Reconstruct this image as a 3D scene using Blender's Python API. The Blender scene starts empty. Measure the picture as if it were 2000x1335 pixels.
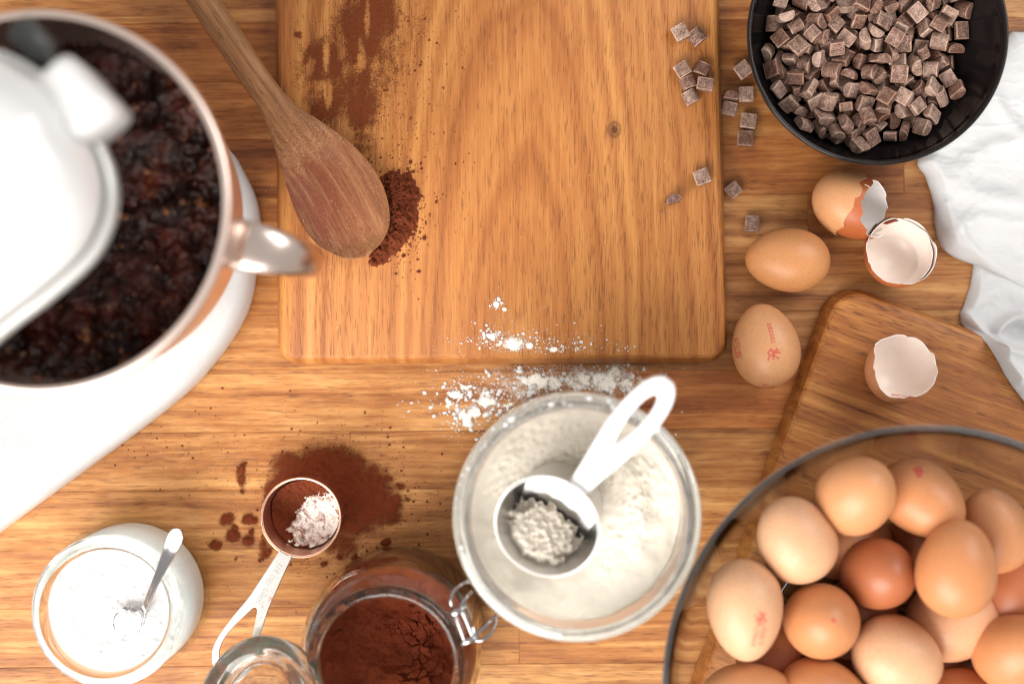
import bpy, bmesh, math, random
import numpy as np
from mathutils import Vector, Matrix, Quaternion
from mathutils.bvhtree import BVHTree

random.seed(7)
rng = np.random.default_rng(7)
sc = bpy.context.scene
COL = sc.collection

# ------------------------------------------------------------------ camera, light, exposure
H = 0.85            # camera height over the counter (m)
F = 2409.0          # focal length in photograph pixels (photograph is 2000 px wide)
CX, CY = 1000.0, 667.5
def S(z): return (H - z) / F
def P(x, y, z=0.0):
    s = S(z)
    return Vector(((x - CX) * s, (CY - y) * s, z))

cam = bpy.data.cameras.new('camera')
cam.sensor_width = 36.0
cam.lens = F * 36.0 / 2000.0
cam.clip_start = 0.01
cam.clip_end = 50
cam.dof.use_dof = True
cam.dof.focus_distance = H - 0.034
cam.dof.aperture_fstop = cam.lens / 26.0
camo = bpy.data.objects.new('camera', cam)
camo.location = (0, 0, H)
COL.objects.link(camo)
sc.camera = camo

w = bpy.data.worlds.new('World')
sc.world = w
w.use_nodes = True
bg = w.node_tree.nodes['Background']
bg.inputs[0].default_value = (1.0, 0.96, 0.92, 1)
bg.inputs[1].default_value = 0.62

def area(name, loc, target, size, power, color, sizey=None):
    l = bpy.data.lights.new(name, 'AREA')
    l.energy = power
    l.color = color
    l.shape = 'RECTANGLE'
    l.size = size
    l.size_y = sizey or size
    o = bpy.data.objects.new(name, l)
    o.location = loc
    o.rotation_euler = (Vector(target) - Vector(loc)).to_track_quat('-Z', 'Y').to_euler()
    COL.objects.link(o)
    return o
# the window the table stands at (bottom left of the photograph) and a second one behind on the right
area('window_light', (-0.62, -1.10, 0.95), (-0.05, -0.05, 0), 1.5, 58.0, (1.0, 0.97, 0.93), 1.0)
area('far_window_light', (1.15, 0.85, 1.2), (0.1, 0, 0), 1.0, 18.0, (0.99, 0.99, 0.985), 0.9)

sc.view_settings.view_transform = 'Standard'
sc.view_settings.look = 'None'
sc.view_settings.exposure = 0.0
sc.view_settings.gamma = 1.0
sc.render.engine = 'CYCLES'
cy = sc.cycles
cy.use_denoising = True
cy.filter_width = 1.1
try: cy.denoiser = 'OPENIMAGEDENOISE'
except Exception: pass
cy.max_bounces = 10
cy.use_adaptive_sampling = True
cy.adaptive_threshold = 0.025
cy.diffuse_bounces = 3
cy.glossy_bounces = 4
cy.transmission_bounces = 9
cy.transparent_max_bounces = 8
cy.blur_glossy = 0.6
cy.sample_clamp_indirect = 6.0

# ------------------------------------------------------------------ numpy noise
def _h(ix, iy, seed):
    ix = ix.astype(np.int64); iy = iy.astype(np.int64)
    n = (ix * 374761393 + iy * 668265263 + seed * 982451653) & 0xffffffff
    n = ((n ^ (n >> 13)) * 1274126177) & 0xffffffff
    n = ((n ^ (n >> 16)) * 2246822519) & 0xffffffff
    return ((n ^ (n >> 15)) & 0xffffff) / float(0xffffff)
def vn(x, y, seed=0):
    x = np.asarray(x, float); y = np.asarray(y, float)
    x0 = np.floor(x); y0 = np.floor(y)
    fx = x - x0; fy = y - y0
    fx = fx * fx * (3 - 2 * fx); fy = fy * fy * (3 - 2 * fy)
    a = _h(x0, y0, seed); b = _h(x0 + 1, y0, seed); c = _h(x0, y0 + 1, seed); d = _h(x0 + 1, y0 + 1, seed)
    return (a * (1 - fx) + b * fx) * (1 - fy) + (c * (1 - fx) + d * fx) * fy
def fbm(x, y, seed=0, oct=4, rough=0.5):
    s = 0; a = 1; t = 0
    for i in range(oct):
        s = s + a * vn(np.asarray(x) * 2 ** i + 17.3 * i, np.asarray(y) * 2 ** i - 9.1 * i, seed + i)
        t += a; a *= rough
    return s / t
def worley(x, y, seed=0):
    x = np.asarray(x, float); y = np.asarray(y, float)
    x0 = np.floor(x); y0 = np.floor(y)
    d1 = np.full(x.shape, 9.0); d2 = np.full(x.shape, 9.0); cid = np.zeros(x.shape)
    for i in (-1, 0, 1):
        for j in (-1, 0, 1):
            cx = x0 + i; cyy = y0 + j
            px = cx + _h(cx, cyy, seed); py = cyy + _h(cx, cyy, seed + 51)
            d = np.hypot(px - x, py - y)
            v = _h(cx, cyy, seed + 99)
            m = d < d1
            d2 = np.where(m, d1, np.minimum(d2, d)); cid = np.where(m, v, cid); d1 = np.where(m, d, d1)
    return d1, d2, cid
def sstep(a, b, x):
    t = np.clip((x - a) / (b - a), 0, 1)
    return t * t * (3 - 2 * t)

# ------------------------------------------------------------------ object helpers
def mesh_obj(name, vs, fs, mat=None, parent=None, smooth=True, loc=None, attrs=None, mats=None, midx=None):
    me = bpy.data.meshes.new(name)
    me.from_pydata([tuple(v) for v in vs], [], [tuple(f) for f in fs])
    for m in (mats or ([mat] if mat else [])):
        me.materials.append(m)
    if midx is not None:
        me.polygons.foreach_set('material_index', np.asarray(midx, np.int32))
    if smooth:
        me.polygons.foreach_set('use_smooth', np.ones(len(me.polygons), bool))
    if attrs:
        for k, (typ, data) in attrs.items():
            a = me.attributes.new(k, typ, 'POINT')
            a.data.foreach_set('vector' if typ == 'FLOAT_VECTOR' else 'value', np.asarray(data, np.float32).ravel())
    me.update()
    o = bpy.data.objects.new(name, me)
    COL.objects.link(o)
    if loc is not None: o.location = loc
    if parent: o.parent = parent
    return o
def empty(name, loc=(0, 0, 0), rotz=0.0):
    o = bpy.data.objects.new(name, None)
    o.empty_display_size = 0.02
    o.location = loc
    o.rotation_euler = (0, 0, rotz)
    COL.objects.link(o)
    return o
def tag(o, label, cat, group=None, kind=None):
    o['label'] = label
    if cat: o['category'] = cat
    if group: o['group'] = group
    if kind: o['kind'] = kind
    return o
def fix_normals(o):
    bm = bmesh.new(); bm.from_mesh(o.data)
    bmesh.ops.recalc_face_normals(bm, faces=bm.faces)
    bm.to_mesh(o.data); bm.free()
    return o
def lathe_data(prof, seg=96, closed=False):
    vs = []; fs = []; rows = []
    for r, z in prof:
        if r < 1e-7:
            rows.append([len(vs)] * seg); vs.append((0, 0, z))
        else:
            rows.append(list(range(len(vs), len(vs) + seg)))
            for k in range(seg):
                a = 2 * math.pi * k / seg
                vs.append((r * math.cos(a), r * math.sin(a), z))
    pairs = list(zip(rows[:-1], rows[1:]))
    if closed: pairs.append((rows[-1], rows[0]))
    for A, B in pairs:
        for k in range(seg):
            k2 = (k + 1) % seg
            f = [A[k], A[k2], B[k2], B[k]]
            g = []
            for i in f:
                if i not in g: g.append(i)
            if len(g) >= 3: fs.append(g)
    return vs, fs
def smooth_prof(pts, n=6):
    """Catmull-Rom through profile points"""
    out = []
    p = [pts[0]] + list(pts) + [pts[-1]]
    for i in range(1, len(p) - 2):
        for k in range(n):
            t = k / n
            out.append(tuple(0.5 * ((2 * p[i][j]) + (-p[i - 1][j] + p[i + 1][j]) * t + (2 * p[i - 1][j] - 5 * p[i][j] + 4 * p[i + 1][j] - p[i + 2][j]) * t * t
                             + (-p[i - 1][j] + 3 * p[i][j] - 3 * p[i + 1][j] + p[i + 2][j]) * t ** 3) for j in range(len(pts[0]))))
    out.append(tuple(pts[-1]))
    return out
def lathe(name, prof, mat, parent=None, seg=96, loc=None, closed=False):
    vs, fs = lathe_data(prof, seg, closed)
    return fix_normals(mesh_obj(name, vs, fs, mat, parent, True, loc))
def tube_data(path, rad, seg=10, closed=False, base=0):
    pts = [Vector(p) for p in path]
    n = len(pts); vs = []; fs = []
    prev = None
    for i, p in enumerate(pts):
        a = pts[(i - 1) % n] if (closed or i > 0) else pts[i]
        b = pts[(i + 1) % n] if (closed or i < n - 1) else pts[i]
        t = (b - a).normalized()
        if prev is None:
            u = t.cross(Vector((0, 0, 1)))
            if u.length < 1e-4: u = t.cross(Vector((1, 0, 0)))
        else:
            u = prev - t * prev.dot(t)
        u.normalize(); prev = u.copy(); v = t.cross(u)
        r = rad[i] if hasattr(rad, '__len__') else rad
        for k in range(seg):
            an = 2 * math.pi * k / seg
            vs.append(p + u * (r * math.cos(an)) + v * (r * math.sin(an)))
    m = n if closed else n - 1
    for i in range(m):
        for k in range(seg):
            fs.append([base + i * seg + k, base + i * seg + (k + 1) % seg, base + ((i + 1) % n) * seg + (k + 1) % seg, base + ((i + 1) % n) * seg + k])
    if not closed:
        fs.append([base + k for k in range(seg)][::-1]); fs.append([base + (n - 1) * seg + k for k in range(seg)])
    return vs, fs
def tubes(name, paths, rad, mat, parent=None, seg=10, closed=False, smoothn=6):
    V = []; Fc = []
    for p in paths:
        q = smooth_prof([tuple(x) for x in p], smoothn) if smoothn else p
        v, f = tube_data(q, rad, seg, closed, len(V))
        V += v; Fc += f
    return fix_normals(mesh_obj(name, V, Fc, mat, parent))
def ring_stack(name, rings, mat, parent=None, cap_top=True, cap_bot=True, smooth=True, loc=None, attrs_fn=None):
    n = len(rings[0]); V = [p for r in rings for p in r]; Fc = []
    for i in range(len(rings) - 1):
        for k in range(n):
            Fc.append([i * n + k, i * n + (k + 1) % n, (i + 1) * n + (k + 1) % n, (i + 1) * n + k])
    if cap_bot: Fc.append(list(range(n))[::-1])
    if cap_top: Fc.append([(len(rings) - 1) * n + k for k in range(n)])
    at = None
    if attrs_fn: at = {'gcoord': ('FLOAT_VECTOR', [attrs_fn(p) for p in V])}
    o = mesh_obj(name, V, Fc, mat, parent, smooth, loc, at)
    return o
def curve_mesh(name, splines, extrude, bevel, mat, parent=None, res=2):
    """filled 2D outline with holes -> solid mesh with rounded edges, lying in its own XY plane"""
    cu = bpy.data.curves.new(name, 'CURVE')
    cu.dimensions = '2D'; cu.fill_mode = 'BOTH'; cu.extrude = extrude; cu.bevel_depth = bevel; cu.bevel_resolution = res
    for pts in splines:
        sp = cu.splines.new('POLY'); sp.points.add(len(pts) - 1); sp.use_cyclic_u = True
        for i, p in enumerate(pts): sp.points[i].co = (p[0], p[1], 0, 1)
    t = bpy.data.objects.new(name + '_tmp', cu); COL.objects.link(t)
    dg = bpy.context.evaluated_depsgraph_get()
    me = bpy.data.meshes.new_from_object(t.evaluated_get(dg))
    bpy.data.objects.remove(t); bpy.data.curves.remove(cu)
    me.name = name
    me.materials.clear(); me.materials.append(mat)
    me.polygons.foreach_set('use_smooth', np.ones(len(me.polygons), bool))
    me.set_sharp_from_angle(angle=math.radians(40))
    o = bpy.data.objects.new(name, me); COL.objects.link(o)
    if parent: o.parent = parent
    return o
def heightfield(name, X, Y, Z, mat, parent=None, keep=None, attrs=None, loc=None):
    ny, nx = X.shape
    idx = np.arange(nx * ny).reshape(ny, nx)
    a = idx[:-1, :-1]; b = idx[:-1, 1:]; c = idx[1:, 1:]; d = idx[1:, :-1]
    q = np.stack([a, b, c, d], -1).reshape(-1, 4)
    if keep is not None:
        k = keep.ravel(); q = q[k[q].any(1)]
    used = np.unique(q); remap = np.full(nx * ny, -1); remap[used] = np.arange(len(used))
    q = remap[q]
    co = np.stack([X.ravel(), Y.ravel(), Z.ravel()], -1)[used]
    at = {k2: (t, np.asarray(v).ravel()[used]) for k2, (t, v) in (attrs or {}).items()}
    return mesh_obj(name, co.tolist(), q.tolist(), mat, parent, True, loc, at)
_ico = bmesh.new(); bmesh.ops.create_icosphere(_ico, subdivisions=1, radius=1)
ICO_V = np.array([v.co[:] for v in _ico.verts]); ICO_F = np.array([[v.index for v in f.verts] for f in _ico.faces]); _ico.free()
TET_V = np.array([[1, 1, 1], [1, -1, -1], [-1, 1, -1], [-1, -1, 1]]) / 1.732; TET_F = np.array([[0, 1, 2], [0, 3, 1], [0, 2, 3], [1, 3, 2]])
def grains(name, pts, sizes, mat, parent=None, lump=True, flat=0.7, smooth=True):
    """a scatter of small irregular grains, one mesh"""
    BV, BF = (ICO_V, ICO_F) if lump else (TET_V, TET_F)
    n = len(pts); nv = len(BV)
    ang = rng.uniform(0, 6.283, n)
    J = BV[None] * (1 + rng.uniform(-0.28, 0.28, (n, nv, 1)))
    ca, sa = np.cos(ang)[:, None], np.sin(ang)[:, None]
    st = rng.uniform(0.75, 1.3, (n, 1))
    x = (J[..., 0] * ca - J[..., 1] * sa) * st; y = (J[..., 0] * sa + J[..., 1] * ca) / st
    V = np.stack([x, y, J[..., 2] * flat], -1) * np.asarray(sizes)[:, None, None] + np.asarray(pts)[:, None, :]
    Fc = (BF[None] + (np.arange(n) * nv)[:, None, None]).reshape(-1, 3)
    return mesh_obj(name, V.reshape(-1, 3).tolist(), Fc.tolist(), mat, parent, smooth)

# ------------------------------------------------------------------ materials
M = {}
class NT:
    def __init__(s, name):
        s.m = bpy.data.materials.new(name); s.m.use_nodes = True
        s.t = s.m.node_tree; s.b = s.t.nodes['Principled BSDF']; s.out = s.t.nodes['Material Output']
        M[name] = s.m
    def n(s, typ, ins=None, **kw):
        nd = s.t.nodes.new(typ)
        for k, v in kw.items(): setattr(nd, k, v)
        for k, v in (ins or {}).items(): s.put(nd.inputs[k], v)
        return nd
    def put(s, sock, v):
        if isinstance(v, bpy.types.NodeSocket): s.t.links.new(v, sock)
        else: sock.default_value = v
    def math(s, op, a, b=0.0, c=0.0, clamp=False):
        nd = s.n('ShaderNodeMath', {0: a, 1: b, 2: c}, operation=op, use_clamp=clamp); return nd.outputs[0]
    def noise(s, vec, scale=1.0, detail=3, rough=0.5, dist=0.0):
        nd = s.n('ShaderNodeTexNoise', {'Vector': vec, 'Scale': scale, 'Detail': detail, 'Roughness': rough, 'Distortion': dist}); return nd.outputs['Fac']
    def vmul(s, vec, xyz): return s.n('ShaderNodeVectorMath', {0: vec, 1: xyz}, operation='MULTIPLY').outputs[0]
    def vadd(s, vec, xyz): return s.n('ShaderNodeVectorMath', {0: vec, 1: xyz}, operation='ADD').outputs[0]
    def ramp(s, fac, stops, interp='LINEAR'):
        nd = s.n('ShaderNodeValToRGB', {0: fac}); r = nd.color_ramp; r.interpolation = interp
        while len(r.elements) < len(stops): r.elements.new(0.5)
        for e, (p, c) in zip(r.elements, stops):
            e.position = p; e.color = (c, c, c, 1) if not hasattr(c, '__len__') else (*c, 1)
        return nd.outputs[0]
    def mix(s, fac, a, b, mode='MIX'):
        nd = s.n('ShaderNodeMix', data_type='RGBA', blend_type=mode)
        s.put(nd.inputs[0], fac); s.put(nd.inputs[6], a if not isinstance(a, tuple) else (*a, 1)); s.put(nd.inputs[7], b if not isinstance(b, tuple) else (*b, 1))
        return nd.outputs[2]
    def bump(s, h, strength=0.3, dist=0.001):
        return s.n('ShaderNodeBump', {'Height': h, 'Strength': strength, 'Distance': dist}).outputs[0]
    def geo(s): return s.n('ShaderNodeNewGeometry').outputs['Position']
    def obj(s): return s.n('ShaderNodeTexCoord').outputs['Object']
    def attr(s, name): return s.n('ShaderNodeAttribute', attribute_name=name)
    def set(s, **kw):
        names = {'color': 'Base Color', 'rough': 'Roughness', 'metal': 'Metallic', 'normal': 'Normal', 'spec': 'Specular IOR Level', 'coat': 'Coat Weight', 'coatr': 'Coat Roughness',
                 'trans': 'Transmission Weight', 'ior': 'IOR', 'sss': 'Subsurface Weight', 'sssr': 'Subsurface Radius', 'ssss': 'Subsurface Scale', 'sheen': 'Sheen Weight', 'aniso': 'Anisotropic', 'alpha': 'Alpha'}
        for k, v in kw.items():
            if isinstance(v, tuple) and len(v) == 3 and k == 'color': v = (*v, 1)
            s.put(s.b.inputs[names[k]], v)
        return s
def srgb(r, g, b):
    f = lambda c: (c / 255 / 12.92) if c / 255 <= 0.04045 else ((c / 255 + 0.055) / 1.055) ** 2.4
    return (f(r), f(g), f(b))

def wood(name, dark, mid, light, mode='stave', rough=0.42, pore=0.6, dusting=None):
    t = NT(name)
    g = t.attr('gcoord').outputs['Vector']
    sp = t.n('ShaderNodeSeparateXYZ', {0: g}); x, y, z = sp.outputs
    wob = t.noise(t.vmul(g, (14, 2.2, 14)), 1.0, 3, 0.55)
    wob2 = t.noise(t.vmul(g, (60, 7, 60)), 1.0, 2, 0.5)
    if mode == 'cathedral':
        # growth rings round a pith that leans through the plank: x across, y along
        xa = t.math('SUBTRACT', x, 0.016)
        yy = t.math('MULTIPLY', t.math('ADD', y, 0.175), 0.21)
        r = t.math('SQRT', t.math('ADD', t.math('MULTIPLY', xa, xa), t.math('MULTIPLY', yy, yy)))
        r = t.math('ADD', r, t.math('MULTIPLY', t.math('SUBTRACT', wob, 0.5), 0.030))
        r = t.math('ADD', r, t.math('MULTIPLY', t.math('SUBTRACT', wob2, 0.5), 0.0028))
        fig = t.n('ShaderNodeTexNoise', {'W': t.math('MULTIPLY', r, 95.0), 'Scale': 1.0, 'Detail': 1.3, 'Roughness': 0.6}, noise_dimensions='1D').outputs['Fac']
        fig = t.math('ADD', t.math('MULTIPLY', t.math('SUBTRACT', fig, 0.5), 1.0), 0.52)
    else:
        xr = t.math('ADD', x, t.math('MULTIPLY', t.math('SUBTRACT', wob, 0.5), 0.030))
        xr = t.math('ADD', xr, t.math('MULTIPLY', t.math('SUBTRACT', wob2, 0.5), 0.004))
        cv = t.n('ShaderNodeCombineXYZ', {0: t.math('MULTIPLY', xr, 160.0), 1: t.math('MULTIPLY', y, 2.0), 2: t.math('MULTIPLY', z, 60.0)}).outputs[0]
        fig = t.noise(cv, 1.0, 3.0, 0.62)
        fig = t.math('ADD', t.math('MULTIPLY', t.math('SUBTRACT', fig, 0.5), 1.5), 0.5)
    broad = t.noise(t.vmul(g, (22, 5, 22)), 1.0, 2, 0.5)
    fine = t.noise(t.vmul(g, (800, 26, 800)), 1.0, 3, 0.65)
    fleck = t.noise(t.vmul(g, (150, 34, 150) if mode == 'stave' else (260, 16, 260)), 1.0, 2.0, 0.6)
    v = t.math('ADD', t.math('MULTIPLY', fig, 0.50 if mode == 'stave' else 0.58), t.math('MULTIPLY', fine, 0.34 if mode == 'stave' else 0.42))
    v = t.math('ADD', v, t.math('MULTIPLY', t.math('SUBTRACT', fleck, 0.5), 0.34 if mode == 'stave' else 0.14))
    v = t.math('ADD', v, t.math('MULTIPLY', broad, 0.26 if mode == 'stave' else 0.18))
    v = t.math('SUBTRACT', v, 0.06)
    col = t.ramp(v, [(0.24, dark), (0.48, mid), (0.72, light)])
    # open pores: short dark dashes that run with the grain, denser in the early wood
    pr = t.noise(t.vmul(g, (1150, 80, 1150)), 1.0, 1.0, 0.5)
    pm = t.math('ADD', pr, t.math('MULTIPLY', t.math('SUBTRACT', broad, 0.5), 0.22))
    pm = t.math('ADD', pm, t.math('MULTIPLY', t.math('SUBTRACT', fig, 0.5), -0.10))
    pmask = t.ramp(pm, [(0.60, 0.0), (0.69, 1.0)])
    col = t.mix(t.math('MULTIPLY', pmask, pore), col, tuple(c * 0.42 for c in dark))
    if mode == 'cathedral':
        kd = t.math('SQRT', t.math('ADD', t.math('POWER', t.math('SUBTRACT', x, KNOT[0]), 2.0), t.math('POWER', t.math('MULTIPLY', t.math('SUBTRACT', y, KNOT[1]), 0.8), 2.0)))
        kd = t.math('ADD', kd, t.math('MULTIPLY', t.math('SUBTRACT', t.noise(g, 420.0, 2), 0.5), 0.0022))
        km = t.ramp(t.math('MULTIPLY', kd, 100.0), [(0.14, 0.9), (0.28, 0.30), (0.40, 0.62), (0.52, 0.0)])
        col = t.mix(km, col, tuple(c * 0.30 for c in dark))
        # soft swirl of darker wood below the knot
        sw = t.math('MULTIPLY', t.ramp(t.math('MULTIPLY', kd, 100.0), [(0.5, 0.35), (2.6, 0.0)]), fine)
        col = t.mix(sw, col, dark)
    tint = t.n('ShaderNodeObjectInfo').outputs['Color']
    col = t.mix(1.0, col, tint, 'MULTIPLY')
    bh = t.math('SUBTRACT', t.math('MULTIPLY', fine, 0.4), pmask)
    rg = t.math('ADD', t.math('MULTIPLY', fine, 0.22), rough - 0.08)
    t.set(color=col, rough=rg, normal=t.bump(bh, 0.35, 0.0004), spec=0.35)
    return t

KNOT = (P(1200, 253, 0.018).x - P(975, 340, 0.018).x, P(1200, 253, 0.018).y - P(975, 340, 0.018).y)
wood('oak_counter', srgb(112, 58, 26), srgb(170, 114, 63), srgb(212, 162, 102), 'stave', 0.40, 0.45)
wood('oak_board', srgb(116, 60, 23), srgb(161, 98, 46), srgb(190, 129, 68), 'cathedral', 0.50, 0.42)
wood('oak_small_board', srgb(114, 62, 27), srgb(164, 103, 51), srgb(200, 142, 80), 'stave', 0.42, 0.6)

def wood_spoon():
    t = wood('spoon_wood', srgb(112, 73, 44), srgb(148, 102, 65), srgb(180, 134, 92), 'stave', 0.6, 0.6)
    base = t.b.inputs['Base Color'].links[0].from_socket
    sp = t.n('ShaderNodeSeparateXYZ', {0: t.attr('gcoord').outputs['Vector']})
    x, y = sp.outputs[0], sp.outputs[1]
    ps = t.geo()
    n1 = t.noise(ps, 90.0, 4, 0.6); n2 = t.noise(ps, 900.0, 3, 0.7)
    # dry cocoa clings to the dish of the spoon
    m = t.ramp(t.math('ADD', y, t.math('MULTIPLY', t.math('SUBTRACT', n1, 0.5), 0.05)), [(0.163, 0.0), (0.176, 0.95), (0.218, 0.92), (0.234, 0.6), (0.246, 0.2)])
    side = t.ramp(t.math('ADD', t.math('MULTIPLY', x, 18.0), t.math('ADD', t.math('MULTIPLY', n1, 0.5), 0.32)), [(0.52, 1.0), (0.95, 0.35)])
    m = t.math('MULTIPLY', t.math('MULTIPLY', m, side), t.ramp(n2, [(0.30, 0.62), (0.55, 1.0)]))
    specks = t.ramp(t.math('ADD', n2, t.math('MULTIPLY', t.ramp(y, [(0.10, 0.0), (0.155, 0.16), (0.24, 0.10)]), 1.0)), [(0.66, 0.0), (0.72, 0.75)])
    m = t.math('MAXIMUM', m, specks)
    col = t.mix(t.math('MULTIPLY', m, t.ramp(t.noise(t.vmul(t.attr('gcoord').outputs['Vector'], (420, 30, 420)), 1.0, 2), [(0.32, 0.42), (0.54, 1.0)])), base, srgb(118, 55, 31))
    wspk = t.ramp(t.math('ADD', t.noise(ps, 1500.0, 1, 0.5), t.math('MULTIPLY', t.ramp(y, [(0.11, 0.0), (0.15, 0.04)]), 1.0)), [(0.755, 0.0), (0.785, 0.7)])
    col = t.mix(wspk, col, srgb(225, 205, 190))
    t.set(color=col, rough=0.62)
wood_spoon()

def powder(name, c1, c2, scale=260.0, bump=0.6, rough=0.95):
    t = NT(name); ps = t.geo()
    n1 = t.noise(ps, scale, 4, 0.6); n2 = t.noise(ps, scale * 9, 2, 0.6)
    t.set(color=t.mix(n1, c1, c2), rough=rough, spec=0.12, normal=t.bump(t.math('ADD', n1, t.math('MULTIPLY', n2, 0.35)), bump, 0.0012))
    return t
powder('cocoa', srgb(84, 38, 22), srgb(118, 58, 34))
powder('cocoa_jar', srgb(78, 29, 14), srgb(112, 49, 25), 180.0, 0.5)
powder('flour', srgb(222, 211, 194), srgb(234, 225, 211), 220.0, 0.28)
powder('white_powder', srgb(212, 211, 210), srgb(228, 227, 226), 240.0, 0.3)
def film(name, c1, c2, lo, hi, amp, nscale=1500.0):
    t = NT(name); ps = t.geo()
    cov = t.attr('cov').outputs['Fac']
    n1 = t.noise(ps, nscale, 3, 0.7); n2 = t.noise(ps, nscale * 0.18, 3, 0.6)
    f = t.math('ADD', cov, t.math('MULTIPLY', t.math('SUBTRACT', t.math('ADD', t.math('MULTIPLY', n1, 0.65), t.math('MULTIPLY', n2, 0.35)), 0.5), amp))
    a = t.ramp(f, [(lo, 0.0), (hi, 1.0)])
    t.set(color=t.mix(n1, c1, c2), rough=0.95, spec=0.1, alpha=a, normal=t.bump(n1, 0.5, 0.0006))
film('cocoa_film', srgb(84, 36, 19), srgb(124, 58, 32), 0.30, 0.82, 1.7, 1100.0)
film('cocoa_smear', srgb(86, 40, 22), srgb(128, 66, 38), 0.42, 1.12, 2.2, 1000.0)
film('flour_film', srgb(238, 230, 216), srgb(248, 242, 232), 0.42, 0.80, 2.0, 1100.0)

t = NT('glass'); t.set(color=(0.965, 0.985, 0.975), rough=0.0, trans=1.0, ior=1.47)
t = NT('glass_smoky'); t.set(color=(0.90, 0.935, 0.955), rough=0.0, trans=1.0, ior=1.45)
t = NT('glass_dusty')
ps = t.geo(); n1 = t.noise(ps, 160.0, 4, 0.6)
dust = t.ramp(n1, [(0.45, 0.0), (0.72, 0.75)])
gl = t.n('ShaderNodeBsdfGlass', {'Color': (0.97, 0.985, 0.975, 1), 'Roughness': 0.0, 'IOR': 1.47}).outputs[0]
df = t.n('ShaderNodeBsdfDiffuse', {'Color': (*srgb(150, 88, 60), 1)}).outputs[0]
mx = t.n('ShaderNodeMixShader', {0: t.math('MULTIPLY', dust, 0.55), 1: gl, 2: df})
t.t.links.new(mx.outputs[0], t.out.inputs[0])

t = NT('glass_thin'); lw = t.n('ShaderNodeLayerWeight', {'Blend': 0.5}).outputs['Facing']; fr = t.math('ADD', 0.035, t.math('MULTIPLY', t.math('POWER', lw, 4.0), 0.35))
tr = t.n('ShaderNodeBsdfTransparent', {'Color': (0.955, 0.97, 0.96, 1)}).outputs[0]
gs = t.n('ShaderNodeBsdfGlossy', {'Color': (0.95, 0.95, 0.95, 1), 'Roughness': 0.03}).outputs[0]
mx = t.n('ShaderNodeMixShader', {0: fr, 1: tr, 2: gs}); t.t.links.new(mx.outputs[0], t.out.inputs[0])
t = NT('glass_floury'); n1 = t.noise(t.geo(), 150.0, 4, 0.6)
gl = t.n('ShaderNodeBsdfGlass', {'Color': (0.975, 0.985, 0.98, 1), 'Roughness': 0.0, 'IOR': 1.47}).outputs[0]
df = t.n('ShaderNodeBsdfDiffuse', {'Color': (*srgb(238, 232, 222), 1)}).outputs[0]
mx = t.n('ShaderNodeMixShader', {0: t.ramp(n1, [(0.35, 0.10), (0.75, 0.24)]), 1: gl, 2: df})
t.t.links.new(mx.outputs[0], t.out.inputs[0])
t = NT('glass_rim'); t.set(color=(0.90, 0.93, 0.95), rough=0.22, trans=1.0, ior=1.47)
t = NT('steel'); ps = t.obj(); n1 = t.noise(t.vmul(ps, (1, 1, 1)), 300.0, 2)
t.set(color=(0.72, 0.71, 0.70), metal=1.0, rough=t.math('ADD', t.math('MULTIPLY', n1, 0.08), 0.22))
t = NT('brushed_steel'); n1 = t.noise(t.vmul(t.obj(), (40, 40, 1400)), 1.0, 3)
t.set(color=(0.54, 0.53, 0.52), metal=1.0, rough=t.math('ADD', t.math('MULTIPLY', n1, 0.14), 0.26), normal=t.bump(n1, 0.06, 0.0004))
t = NT('chrome'); t.set(color=(0.40, 0.39, 0.40), metal=1.0, rough=0.10)
t = NT('dull_steel'); ps = t.geo(); n1 = t.noise(ps, 120.0, 4, 0.6); n2 = t.noise(ps, 900.0, 2, 0.6)
msk = t.ramp(t.math('ADD', t.math('MULTIPLY', n1, 0.7), t.math('MULTIPLY', n2, 0.3)), [(0.54, 0.0), (0.68, 0.7)])
t.set(color=t.mix(msk, (0.66, 0.63, 0.60), srgb(170, 110, 84)), metal=t.math('SUBTRACT', 1.0, msk), rough=t.math('ADD', 0.3, t.math('MULTIPLY', msk, 0.5)))
t = NT('copper'); n1 = t.noise(t.obj(), 140.0, 3)
t.set(color=(0.80, 0.47, 0.34), metal=1.0, rough=t.math('ADD', t.math('MULTIPLY', n1, 0.16), 0.22))
t = NT('pale_copper'); n1 = t.noise(t.vmul(t.obj(), (8, 8, 500)), 1.0, 2)
t.set(color=(0.88, 0.72, 0.64), metal=1.0, rough=t.math('ADD', t.math('MULTIPLY', n1, 0.12), 0.30))
t = NT('handle_steel'); t.set(color=(0.66, 0.55, 0.49), metal=1.0, rough=0.27)
t = NT('enamel'); t.set(color=(0.74, 0.735, 0.73), rough=0.22, coat=0.3, coatr=0.08)
t = NT('base_enamel'); ps = t.geo(); n1 = t.noise(ps, 1500.0, 2, 0.6); n2 = t.noise(ps, 26.0, 3, 0.5)
spk = t.ramp(t.math('ADD', n1, t.math('MULTIPLY', t.math('SUBTRACT', n2, 0.5), 0.5)), [(0.65, 0.0), (0.72, 0.7)])
t.set(color=t.mix(spk, (0.54, 0.537, 0.53), srgb(118, 94, 82)), rough=0.3)
t = NT('white_plastic'); t.set(color=(0.90, 0.895, 0.89), rough=0.30)
t = NT('trim_grey'); t.set(color=(0.62, 0.62, 0.60), rough=0.3, metal=0.35)
t = NT('seam_dark'); t.set(color=(0.06, 0.055, 0.05), rough=0.6)
t = NT('knob_dark'); t.set(color=(0.05, 0.052, 0.05), rough=0.45)
t = NT('rubber_green'); t.set(color=(0.10, 0.12, 0.085), rough=0.5)
t = NT('black_glaze'); ps = t.geo(); n1 = t.noise(ps, 1600.0, 2, 0.6)
spk = t.ramp(n1, [(0.735, 0.0), (0.78, 0.5)])
t.set(color=t.mix(spk, (0.009, 0.007, 0.007), srgb(84, 56, 42)), rough=0.14, spec=0.28)
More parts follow.
